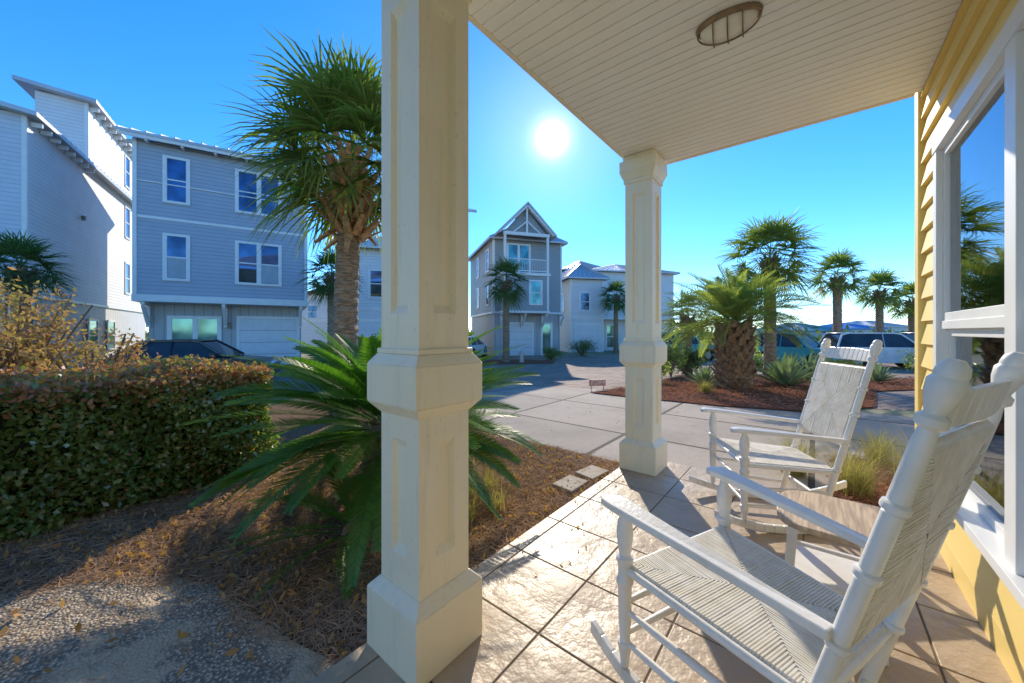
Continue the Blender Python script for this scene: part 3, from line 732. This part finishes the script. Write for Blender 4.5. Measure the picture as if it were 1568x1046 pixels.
def agave(loc, L, n, seed):
    rd = random.Random(seed); mb = MB()
    for i in range(n):
        t = i/n; az = i*2.4+rd.uniform(-.15,.15); el = R(80-66*t); d = Vector((math.cos(az)*math.cos(el), math.sin(az)*math.cos(el), math.sin(el))); s = Vector((-math.sin(az), math.cos(az), 0)); up = s.cross(d)
        if up.z < 0: up = -up
        l = L*rd.uniform(.8,1.1); w = L*.10; q = [Vector((0,0,.03)), d*l*.45, d*l*.8, d*l-Vector((0,0,.03*L))]; ws = [w*.6,w,w*.6,.002]
        vs = []
        for p, ww in zip(q, ws): vs += [p-s*ww+up*ww*.5, p-up*ww*.1, p+s*ww+up*ww*.5]
        mb.add(vs, [(3*k+j,3*k+j+1,3*k+j+4,3*k+j+3) for k in range(3) for j in range(2)])
    o = finish(mb, 'agave', AGAV, recalc=False); o.location = loc
for i, (x, y, L) in enumerate([(5.0,9.6,.55),(6.9,9.3,.9),(7.4,10.2,.7),(8.9,11.0,.9),(10.3,10.4,.6)]): agave((x,y,gz(y)+.03), L, 34, i)

cs = []
for i in range(240):
    x = rng.uniform(-120,170); y = rng.uniform(62,95); cs.append((x,y,gz(y)+rng.uniform(.2,1.6)))
for i in range(60):
    x = rng.uniform(22,60); y = rng.uniform(30,44); cs.append((x,y,gz(y)+rng.uniform(.2,.8)))
cs = np.array(cs); P = cs[rng.integers(0,len(cs),26000)]+rng.normal(0,1,(26000,3))*np.array([1.8,1.2,.5]); P[:,2] = np.maximum(P[:,2], -.5)
V, F_ = leaf_arrays(P, .55, .35); link(bpy.data.objects.new('distant_trees', npmesh('distant_trees', V, F_, [FARF])))

# ------------------------------------------------------------------ houses
BLINDH = M('house_blind', (.42,.48,.52), (.36,.42,.46))
def win(G, F, s0, s1, z0, z1, cols=1, glass=None, rail=True, tw=.11, trim=None, blind=0):
    t = G.part('window_trim', trim or WHT); gl = G.part('window_glass' if glass is not GL_TEAL_REFL else 'door_glass', glass or GL_SKY_TINT)
    t.fbox(F, s0-tw, s1+tw, 0, .05, z1, z1+tw); t.fbox(F, s0-tw, s1+tw, 0, .06, z0-tw, z0)
    t.fbox(F, s0-tw, s0, 0, .045, z0, z1); t.fbox(F, s1, s1+tw, 0, .045, z0, z1)
    gl.fbox(F, s0, s1, .005, .012, z0, z1); cw = (s1-s0)/cols
    for c in range(1, cols): t.fbox(F, s0+cw*c-.06, s0+cw*c+.06, .012, .045, z0, z1)
    if rail: t.fbox(F, s0, s1, .012, .033, (z0+z1)/2-.03, (z0+z1)/2+.03)
    if blind:
        bl_ = G.part('window_blinds', BLINDH)
        bl_.fbox(F, s0+(cw if cols > 1 else 0)*(cols-1)+.05, s1-.05, .0125, .016, z0+.03, z0+(z1-z0)*blind)
    for c in range(cols):
        a, b = s0+cw*c+(.06 if c else 0), s0+cw*(c+1)-(.06 if c < cols-1 else 0)
        t.fbox(F, a, a+.035, .012, .03, z0, z1); t.fbox(F, b-.035, b, .012, .03, z0, z1)
def bracket(mb, x, y, z, d=.7, hh=.8, w=.14):
    mb.box(x-w/2,x+w/2,y-d,y,z-.14,z); mb.box(x-w/2,x+w/2,y-.14,y-.002,z-hh,z-.14); mb.beam((x,y-d+.1,z-.16),(x,y-.08,z-hh+.1),w*.9,.12,(1,0,0))
def garage(G, x0, x1, h_, y, mat):
    t = G.part('window_trim', WHT); t.box(x0-.13,x0,y-.05,y,0,h_+.13); t.box(x1,x1+.13,y-.05,y,0,h_+.13); t.box(x0,x1,y-.05,y,h_,h_+.13)
    d = G.part('garage_door', mat, bevel=.01); nz = 4; nx = 4
    for i in range(nz):
        z0 = .02+h_*i/nz; z1 = h_*(i+1)/nz-.01; d.box(x0,x1,y-.028,y+.02,z0,z1)
        for j in range(nx):
            a = x0+(x1-x0)*(j+.12)/nx; b = x0+(x1-x0)*(j+.88)/nx; d.box(a,b,y-.042,y-.0285,z0+.11,z1-.11)
GD = M('garage_door_paint', (.76,.77,.78), (.72,.73,.74), rough=.5)

B_BLUE = siding('blue_grey_siding', (.47,.50,.56)); B_GRN = siding('grey_green_siding', (.40,.42,.41)); B_WHT = siding('white_siding', (.85,.84,.81)); B_LAV = siding('pale_siding', (.70,.72,.77))
V_GREY = siding('board_batten', (.50,.50,.49), .35, True); V_WHT = siding('white_batten', (.72,.72,.70), .35, True)

ang = math.atan2(.533,.846)
G = Group('blue_house', (-16,15.6,-.5), ang)
w = G.part('walls', B_BLUE); w.box(0,6.4,0,11.5,3.35,10.0)
g0 = G.part('ground_floor_walls', V_GREY); g0.box(.25,6.2,1.0,11.4,0,3.05)
t = G.part('trim', WHT, bevel=.01)
t.box(-.06,6.46,-.06,11.56,3.05,3.348); t.box(-.04,.10,-.04,.10,3.35,9.98); t.box(6.30,6.44,-.04,.10,3.35,9.98)
t.box(.1,6.3,-.025,0,6.62,6.74); t.box(-.35,6.75,-.42,-.38,9.86,10.10)
t.beam((.1,-.02,8.2),(6.3,-.02,8.2),.03,.05)
F = ((0,0),(1,0),(0,-1))
for (z0, z1, bl_) in ((7.5,9.35,.0),(4.1,5.95,.5)):
    win(G, F, 1.02, 1.72, z0, z1, blind=bl_); win(G, F, 3.55, 5.2, z0, z1, 2, blind=bl_)
for x in (.25, 3.0, 6.15): bracket(t, x, 1.0, 3.05, .95, 1.1)
Fg = ((0,1.0),(1,0),(0,-1)); win(G, Fg, 1.0, 2.7, .15, 2.35, 2, GL_TEAL_REFL, False, .14)
garage(G, 3.55, 6.0, 2.4, 1.0, GD)
G.part('wall_lamp', BRONZE).box(3.1,3.2,.85,.99,1.9,2.2)
r = G.part('roof', ROOFM); r.roof((-.45,-.45,10.12),(6.85,-.45,10.12),(6.85,5.7,12.3),(-.45,5.7,12.3)); r.roof((6.85,12,10.12),(-.45,12,10.12),(-.45,5.7,12.3),(6.85,5.7,12.3))
w.add([(0,0,10),(0,11.5,10),(0,5.75,12.1)], [(0,1,2)]); w.add([(6.4,0,10),(6.4,11.5,10),(6.4,5.75,12.1)], [(0,1,2)])
for k in range(9): t.box(-.32,-.02,.3+k*1.35,.4+k*1.35,9.82,9.98); t.box(6.42,6.75,.3+k*1.35,.4+k*1.35,9.6,9.98)
for k in range(6): t.box(.4+k*1.15,.5+k*1.15,-.36,-.03,9.80,9.98)
Fs = ((6.4,0),(0,1),(1,0))
for s in (2,6): win(G, Fs, s, s+.8, 7.5, 9.3); win(G, Fs, s, s+.8, 4.1, 5.9)
G.done()

G = Group('white_house', (-18.48,14.04,-.5), ang)
w = G.part('front_wing', B_LAV); w.box(-7,-.02,.0,5.34,3.2,10.0); w2_ = G.part('walls', B_WHT); w2_.box(-.018,0,.001,5.34,3.2,10.0); w2_.box(-7,0,5.341,15,3.2,10.0)
w2_.box(-1.75,-.001,5.36,14.9,10.0,13.3)
gg = G.part('ground_floor_walls', V_WHT); gg.box(-6.9,-.05,.05,14.9,0,3.1)
t = G.part('trim', WHT, bevel=.01); t.box(-7.05,.04,-.04,15.05,3.08,3.2); t.box(-.12,.02,-.02,.12,3.21,9.98); t.box(-.13,.02,5.32,5.34,10.2,13.25)
r = G.part('roof', ROOFM); r.roof((.4,-.4,10.05),(.4,15.3,10.05),(-7.3,15.3,11.2),(-7.3,-.4,11.2),.16); r.roof((.4,4.95,13.35),(.4,15.3,13.35),(-2.3,15.3,13.6),(-2.3,4.95,13.6),.16)
for k in range(8): t.box(.02,.33,.2+k*.68,.28+k*.68,9.68,9.85)
for k in range(12): t.box(.02,.33,5.5+k*.8,5.58+k*.8,12.98,13.15)
Fs = ((0,0),(0,1),(1,0))
for z in (4.2,7.7,10.9): win(G, Fs, 10.6, 11.3, z, z+1.8)
for s in (5.4, 7.8): win(G, Fs, s, s+1.0, .8, 2.3, 1, GL_TEAL_REFL)
G.part('wall_lamp', BRONZE).fbox(Fs, 4.6, 4.75, 0, .12, 7.2, 7.4)
win(G, ((0,0),(1,0),(0,-1)), -5, -3.6, 4.2, 6.0, 2); win(G, ((0,0),(1,0),(0,-1)), -5, -3.6, 7.4, 9.2, 2)
G.done()

G = Group('white_house', (-2.75,22.6,-.5), R(17.5))
w = G.part('walls', B_WHT); w.box(-3.4,0,0,9,0,9.0); w.box(-7.4,-3.402,.6,9,0,6.6)
t = G.part('trim', WHT, bevel=.01); t.box(-3.43,.03,-.03,9.03,2.9,3.1); t.box(-.12,.02,-.02,.12,3.12,8.95); t.box(-7.43,-3.5,.57,.6,3.0,3.2)
F = ((0,0),(1,0),(0,-1)); F2 = ((0,.6),(1,0),(0,-1))
for s in (-2.9,-1.4):
    for z in (3.7,6.5): win(G, F, s, s+.8, z, z+1.5)
for s in (-7.0,-5.6,-4.4): win(G, F2, s, s+.7, 3.8, 5.3)
garage(G, -2.9, -.5, 2.3, -.001, GD); garage(G, -6.8, -4.2, 2.3, .599, GD)
r = G.part('roof', ROOFM); r.roof((-3.8,-.5,9.05),(.5,-.5,9.05),(.5,4.5,10.8),(-3.8,4.5,10.8)); r.roof((.5,9.5,9.05),(-3.8,9.5,9.05),(-3.8,4.5,10.8),(.5,4.5,10.8))
r.roof((-7.9,.1,6.65),(-3.41,.1,6.65),(-3.41,4.5,8.3),(-7.9,4.5,8.3)); r.roof((-3.41,9.5,6.65),(-7.9,9.5,6.65),(-7.9,4.5,8.3),(-3.41,4.5,8.3))
w.add([(0,0,9),(0,9,9),(0,4.5,10.6)], [(0,1,2)]); w.add([(-3.4,0,9),(-3.4,9,9),(-3.4,4.5,10.6)], [(0,1,2)]); w.add([(-7.4,.6,6.6),(-7.4,9,6.6),(-7.4,4.7,8.1)], [(0,1,2)])
G.done()

G = Group('grey_green_house', (-.97,25,-.5), math.atan2(.3,.95))
w = G.part('walls', B_GRN)
w.box(0,5.3,1.2,9.5,3.2,8.4)
w.box(.45,3.75,0,1.2,3.2,5.65)
gr_ = G.part('ground_floor_walls', V_GREY); gr_.box(.1,5.2,1.25,9.4,0,3.05)
t = G.part('trim', WHT, bevel=.01)
t.box(.38,3.82,-.08,1.19,3.05,3.2); t.box(-.05,5.35,1.15,9.55,3.05,3.19); t.box(.35,3.85,-.12,1.15,5.65,5.85)
for x in (.45,3.6): t.box(x,x+.16,-.04,.12,3.2,5.65); t.box(x,x+.16,-.04,.12,5.85,8.4)
t.box(-.02,.12,1.17,1.3,3.2,8.35); t.box(5.2,5.33,1.17,1.3,3.2,8.35)
for z in (5.95, 6.75): t.box(.61,3.6,-.02,.05,z,z+.07)
for k in range(24): t.box(.68+k*.123,.70+k*.123,0,.03,6.02,6.75)
pk = (2.1, 10.55)
t.beam((.1,-.1,8.50),(2.1,-.1,pk[1]-.1),.12,.28,(0,1,0)); t.beam((4.1,-.1,8.50),(2.1,-.1,pk[1]-.1),.12,.28,(0,1,0))
t.box(.4,3.8,-.08,.08,8.40,8.62); t.box(2.04,2.16,-.07,.07,8.62,pk[1]-.2); t.beam((1.1,-.05,8.6),(2.1,-.05,9.4),.08,.12,(0,1,0)); t.beam((3.1,-.05,8.6),(2.1,-.05,9.4),.08,.12,(0,1,0))
w.add([(.5,.25,8.62),(3.7,.25,8.62),(2.1,.25,pk[1]-.12)], [(0,1,2)])
for x in (.55,2.1,3.7,5.15): bracket(t, x, 1.22 if x > 4 else 1.2, 3.05, 1.0 if x < 4 else .8, 1.0)
Fb = ((0,1.2),(1,0),(0,-1)); win(G, Fb, 1.1, 2.7, 5.95, 8.0, 2, GL_TEAL_REFL, False, .12)
F0 = ((0,0),(1,0),(0,-1)); win(G, F0, 2.35, 3.15, 3.7, 5.25, 1, GL_TEAL_REFL)
Fg = ((0,1.25),(1,0),(0,-1)); win(G, Fg, 3.75, 4.45, .1, 2.3, 1, GL_TEAL_REFL, False, .12); garage(G, 1.15, 2.95, 2.3, 1.25, GD)
Fl = ((0,0),(0,-1),(-1,0))
for z in (3.8, 6.3): win(G, Fl, -3.2, -2.5, z, z+1.5, 1, GL_SKY_TINT); win(G, Fl, -6.6, -5.9, z, z+1.5, 1, GL_SKY_TINT)
r = G.part('roof', ROOFM)
r.roof((-.35,9.8,8.4),(-.35,.8,8.4),(2.65,2.6,10.1),(2.65,8,10.1)); r.roof((5.65,.8,8.4),(5.65,9.8,8.4),(2.65,8,10.1),(2.65,2.6,10.1))
r.slab([(-.35,.8,8.4),(5.65,.8,8.4),(2.66,2.6,10.1),(2.64,2.6,10.1)], .12)
r.slab([(5.65,9.8,8.4),(-.35,9.8,8.4),(2.64,8,10.1),(2.66,8,10.1)], .12)
r.roof((-.05,3,8.48),(-.05,-.3,8.48),(2.1,-.3,pk[1]+.1),(2.1,3,pk[1]+.1),.1); r.roof((4.25,-.3,8.48),(4.25,3,8.48),(2.1,3,pk[1]+.1),(2.1,-.3,pk[1]+.1),.1)
G.done()

def simple_house(name, loc, rot, W_, D_, Hh, rise, wm, wins, balcony=None, gar=None, roofm=None):
    G = Group(name, loc, rot); G.part('walls', wm).box(0,W_,0,D_,0,Hh); t = G.part('trim', WHT, bevel=.01)
    for x in (0, W_-.12): t.box(x-.01,x+.13,-.03,.12,0,Hh-.02)
    if Hh > 4: t.box(-.03,W_+.03,-.04,-.001,2.85,3.05)
    r = G.part('roof', roofm or ROOFM); k = min(W_,D_)/2-.1; o = .45
    if W_ > D_:
        c = D_/2; a_, b_ = (k, c, Hh+rise), (W_-k, c, Hh+rise)
    else:
        c = W_/2; a_, b_ = (c, k, Hh+rise), (c, D_-k, Hh+rise)
    e = [(-o,-o,Hh+.1),(W_+o,-o,Hh+.1),(W_+o,D_+o,Hh+.1),(-o,D_+o,Hh+.1)]
    if W_ > D_:
        r.roof(e[0],e[1],b_,a_); r.roof(e[2],e[3],a_,b_); r.roof(e[1],e[2],b_,(b_[0],b_[1]+.01,b_[2])); r.roof(e[3],e[0],a_,(a_[0],a_[1]-.01,a_[2]))
    else:
        r.roof(e[1],e[2],b_,a_); r.roof(e[3],e[0],a_,b_); r.roof(e[0],e[1],(a_[0]+.01,a_[1],a_[2]),a_); r.roof(e[2],e[3],b_,(b_[0]+.01,b_[1],b_[2]))
    F = ((0,0),(1,0),(0,-1)); Fl = ((0,0),(0,-1),(-1,0)); Fr = ((W_,0),(0,1),(1,0))
    for (s, z, ww, hh, gm_) in wins: win(G, F, s, s+ww, z, z+hh, 2 if ww > 1.2 else 1, gm_)
    for z in (3.6,6.1):
        if z+1.5 < Hh:
            for s in (1.5, D_-2.5): win(G, Fl, -s-.8, -s, z, z+1.4); win(G, Fr, s, s+.8, z, z+1.4)
    if gar: garage(G, gar[0], gar[1], 2.3, -.002, GD)
    if balcony:
        for z in balcony:
            t.box(.0,W_,-1.4,-.05,z-.15,z)
            for x in (.05, W_/2, W_-.15): t.box(x,x+.12,-1.38,-1.26,0,z+2.6)
            t.box(0.17,W_-.15,-1.36,-1.30,z+.95,z+1.02)
            for q in range(int(W_/.16)): t.box(.2+q*.16,.225+q*.16,-1.35,-1.32,z,z+.95)
    G.done()
simple_house('white_house', (4.9,31,-.5), R(12), 3.0, 9, 6.2, 1.5, B_WHT, [(.9,3.6,.8,1.4,GL_SKY_TINT)], gar=(.5,2.6))
simple_house('white_house', (7.6,34,-.5), R(12), 8.2, 9, 7.3, 1.5, B_WHT, [(1.2,3.7,1.4,1.5,GL_TEAL_REFL),(4.8,3.7,1.4,1.5,GL_TEAL_REFL),(1.2,.3,1.0,2.0,GL_TEAL_REFL)], gar=(4.0,6.6), balcony=[3.0])
simple_house('blue_house', (6.6,46,-.5), R(10), 6, 8, 9.4, 1.8, B_BLUE, [(1,6.5,1.4,1.5,GL_SKY_TINT)])
RDR = M('red_tile_roof', (.35,.12,.08), (.25,.08,.06)); TEALM = M('teal_roof', (.12,.36,.42), (.1,.3,.36), rough=.4); BLUM = M('blue_roof', (.08,.30,.62), rough=.5)
simple_house('beach_house', (-24,42,-.5), R(-5), 9, 8, 6.0, 1.5, B_WHT, [(.8,3.3,1.2,1.4,GL_SKY_TINT),(3.4,3.3,1.2,1.4,GL_SKY_TINT),(6.2,3.3,1.2,1.4,GL_SKY_TINT)], roofm=RDR)
simple_house('beach_house', (34,48,-.6), R(-12), 8, 7, 1.9, 1.1, B_LAV, [], roofm=TEALM)
simple_house('beach_house', (45,52,-.6), R(-12), 6, 7, 2.2, .9, B_WHT, [], roofm=BLUM)
simple_house('beach_house', (58,64,-.6), R(-14), 9, 7, 2.6, 1.2, B_WHT, [], roofm=ROOFM)

# ------------------------------------------------------------------ vehicles
CARG = glassmat('car_glass', (.05,.06,.07), .05, .3)
def car(name, loc, rot, kind, paint, L=4.7, W=1.85):
    G = Group(name, loc, rot); b = G.part('body', paint, bevel=.04, smooth=True); gl = G.part('windows', CARG); rb = G.part('tyres', RUBBER, smooth=True); al = G.part('wheels', CHROME)
    if kind == 'suv':
        low = [(-.5,.28),(-.5,.85),(-.47,1.02),(.20,1.02),(.44,.93),(.495,.75),(.5,.3)]; cab = [(-.475,1.02),(-.42,1.60),(-.36,1.68),(.02,1.68),(.08,1.62),(.22,1.02)]
    else:
        low = [(-.5,.26),(-.495,.80),(-.46,.92),(.20,.90),(.44,.78),(.495,.62),(.5,.28)]; cab = [(-.40,.91),(-.27,1.33),(-.20,1.40),(.02,1.40),(.08,1.36),(.24,.91)]
    hw = W/2
    b.extr(low, lambda p, a: (p[0]*L, a, p[1]), -hw, hw)
    n = len(cab); zt = cab[2][1]; zb = cab[0][1]
    ins = lambda z: hw-.06-.20*(z-zb)/(zt-zb)
    vs = [(x*L, -ins(z), z) for x, z in cab]+[(x*L, ins(z), z) for x, z in cab]
    gl.add(vs, [tuple(range(n)), tuple(range(n,2*n))]+[(i,(i+1) % n,n+(i+1) % n,n+i) for i in range(n)])
    b.box(cab[1][0]*L+.02, cab[4][0]*L, -ins(zt)+.0, ins(zt)-.0, zt-.02, zt+.02)
    for s in (-1, 1):
        for (x, z), (x2, z2) in zip(cab[:-1], cab[1:]): b.beam((x*L, s*ins(z), z), (x2*L, s*ins(z2), z2), .07, .07, (0,1,0))
        xm = -.08*L; b.beam((xm, s*ins(zb), zb), (xm, s*(ins(zt)+.01), zt), .08, .03, (1,0,0))
        b.box(.16*L,.19*L,s*hw-.0 if s > 0 else -hw-.16, hw+.16 if s > 0 else -hw, zb, zb+.13)
        for x in (-.31, .31):
            rb.lathe((x*L, s*(hw-.20), .33), (x*L, s*(hw+.015), .33), [(0,.30),(.1,.335),(.9,.335),(1,.30)], 24)
            al.lathe((x*L, s*(hw+.0), .33), (x*L, s*(hw+.025), .33), [(0,.21),(1,.19)], 12)
            rb.lathe((x*L, s*(hw-.1), .36), (x*L, s*(hw+.006), .36), [(0,.40),(1,.40)], 24)
    lr = G.part('tail_lamps', LAMPR)
    for s in (-1, 1): lr.box(-.508*L,-.49*L, min(s*hw*.65,s*hw*.98), max(s*hw*.65,s*hw*.98), .72,.86)
    hlm = G.part('head_lamps', CHROME)
    for s in (-1, 1): hlm.box(.482*L,.502*L, min(s*hw*.6,s*hw*.96), max(s*hw*.6,s*hw*.96), .60,.72)
    G.done()
P_W = M('white_car_paint', (.78,.79,.80), rough=.2); P_D = M('dark_car_paint', (.035,.04,.045), rough=.2); P_T = M('teal_paint', (.05,.40,.40), rough=.35); P_S = M('silver_car_paint', (.4,.42,.44), rough=.25, metal=.5)
car('parked_car', (-9.9,11.6,gz(14.5)), R(20), 'sedan', P_D, 4.2, 1.8)
car('parked_car', (18.0,18.0,gz(20)), R(-14), 'suv', P_W)
car('parked_car', (24.5,20.5,gz(20)), R(-14), 'suv', P_S)
car('parked_car', (-3.0,24.2,gz(24)), R(80), 'sedan', P_W)
car('parked_car', (10.4,22.8,gz(18)), R(5), 'suv', P_T, 3.9)
car('parked_car', (13.8,18.0,gz(20)), R(-60), 'suv', P_T, 3.6, 1.7)

g = Group('yard_sign', (1.98,8.55,gz(8.5)+.02), R(10)); g.part('board', M('sign_face', (.55,.12,.08), (.7,.6,.5), scale=14)).box(-.2,.2,-.01,.01,.10,.24); p = g.part('stakes', BRONZE); p.box(-.16,-.145,-.005,.005,0,.1); p.box(.145,.16,-.005,.005,0,.1); g.done()
g = Group('fire_hydrant', (.55,21.0,gz(22)), 0); p = g.part('barrel', M('hydrant_paint', (.65,.60,.5)), smooth=True)
p.lathe((0,0,0),(0,0,.75), [(0,.16),(.05,.16),(.06,.11),(.7,.11),(.72,.14),(.78,.14),(.9,.09),(.93,.03),(1,.03)], 16); p.lathe((-.19,0,.45),(.19,0,.45), [(0,.05),(1,.05)], 10); g.done()

# ------------------------------------------------------------------ light, sky, camera
S = Vector((.0957,.8819,.4617)).normalized()
az = math.atan2(S.x, S.y); el = math.asin(S.z)
sun = bpy.data.lights.new('sun', 'SUN'); sun.energy = 4.8; sun.angle = R(.5); sun.color = (1,.89,.72)
so = link(bpy.data.objects.new('sun', sun)); so.rotation_euler = (-S).to_track_quat('-Z','Y').to_euler(); so.location = (5,30,20)
wd = bpy.data.worlds.new('World'); SC.world = wd; wd.use_nodes = True; nt = wd.node_tree; nt.nodes.clear()
out = N(nt, 'ShaderNodeOutputWorld'); bg = N(nt, 'ShaderNodeBackground'); sk = N(nt, 'ShaderNodeTexSky', sky_type='NISHITA')
sk.sun_disc = False; sk.sun_elevation = el; sk.sun_rotation = az; sk.air_density = 1.0; sk.dust_density = .0; sk.ozone_density = 1.6; sk.altitude = 0
bg.inputs[1].default_value = .15
hs = N(nt, 'ShaderNodeHueSaturation'); hs.inputs['Saturation'].default_value = 1.18; hs.inputs['Value'].default_value = 1.14
nt.links.new(mixc(nt, 1.0, sk.outputs[0], (.95,1.25,1.70), 'MULTIPLY'), hs.inputs['Color'])
nt.links.new(hs.outputs[0], bg.inputs[0])
tc = N(nt, 'ShaderNodeTexCoord'); dp = N(nt, 'ShaderNodeVectorMath', operation='DOT_PRODUCT'); nm = N(nt, 'ShaderNodeVectorMath', operation='NORMALIZE')
nt.links.new(tc.outputs['Generated'], nm.inputs[0]); nt.links.new(nm.outputs[0], dp.inputs[0]); dp.inputs[1].default_value = S
d = mathn(nt, 'MAXIMUM', dp.outputs['Value'], 0.0)
gl = mathn(nt, 'ADD', mathn(nt, 'MULTIPLY', mathn(nt, 'POWER', d, 1500.), 1.6), mathn(nt, 'MULTIPLY', mathn(nt, 'POWER', d, 90.), .30))
gl = mathn(nt, 'ADD', gl, mathn(nt, 'MULTIPLY', mathn(nt, 'POWER', d, 12.), .10))
disc = mathn(nt, 'MULTIPLY', mathn(nt, 'GREATER_THAN', d, math.cos(R(1.0))), 8.0)
gl = mathn(nt, 'ADD', gl, disc)
b2 = N(nt, 'ShaderNodeBackground'); b2.inputs[0].default_value = (1,.94,.86,1); nt.links.new(gl, b2.inputs[1])
ad = N(nt, 'ShaderNodeAddShader'); nt.links.new(bg.outputs[0], ad.inputs[0]); nt.links.new(b2.outputs[0], ad.inputs[1]); nt.links.new(ad.outputs[0], out.inputs[0])

cam = bpy.data.cameras.new('camera'); co = link(bpy.data.objects.new('camera', cam)); co.location = (0,0,1.25); co.rotation_euler = (R(90),0,0)
cam.sensor_width = 36; cam.lens = 12.97; cam.shift_y = -.0096; cam.clip_start = .02; cam.clip_end = 3000
SC.camera = co
SC.view_settings.view_transform = 'Standard'; SC.view_settings.look = 'None'; SC.view_settings.exposure = 0
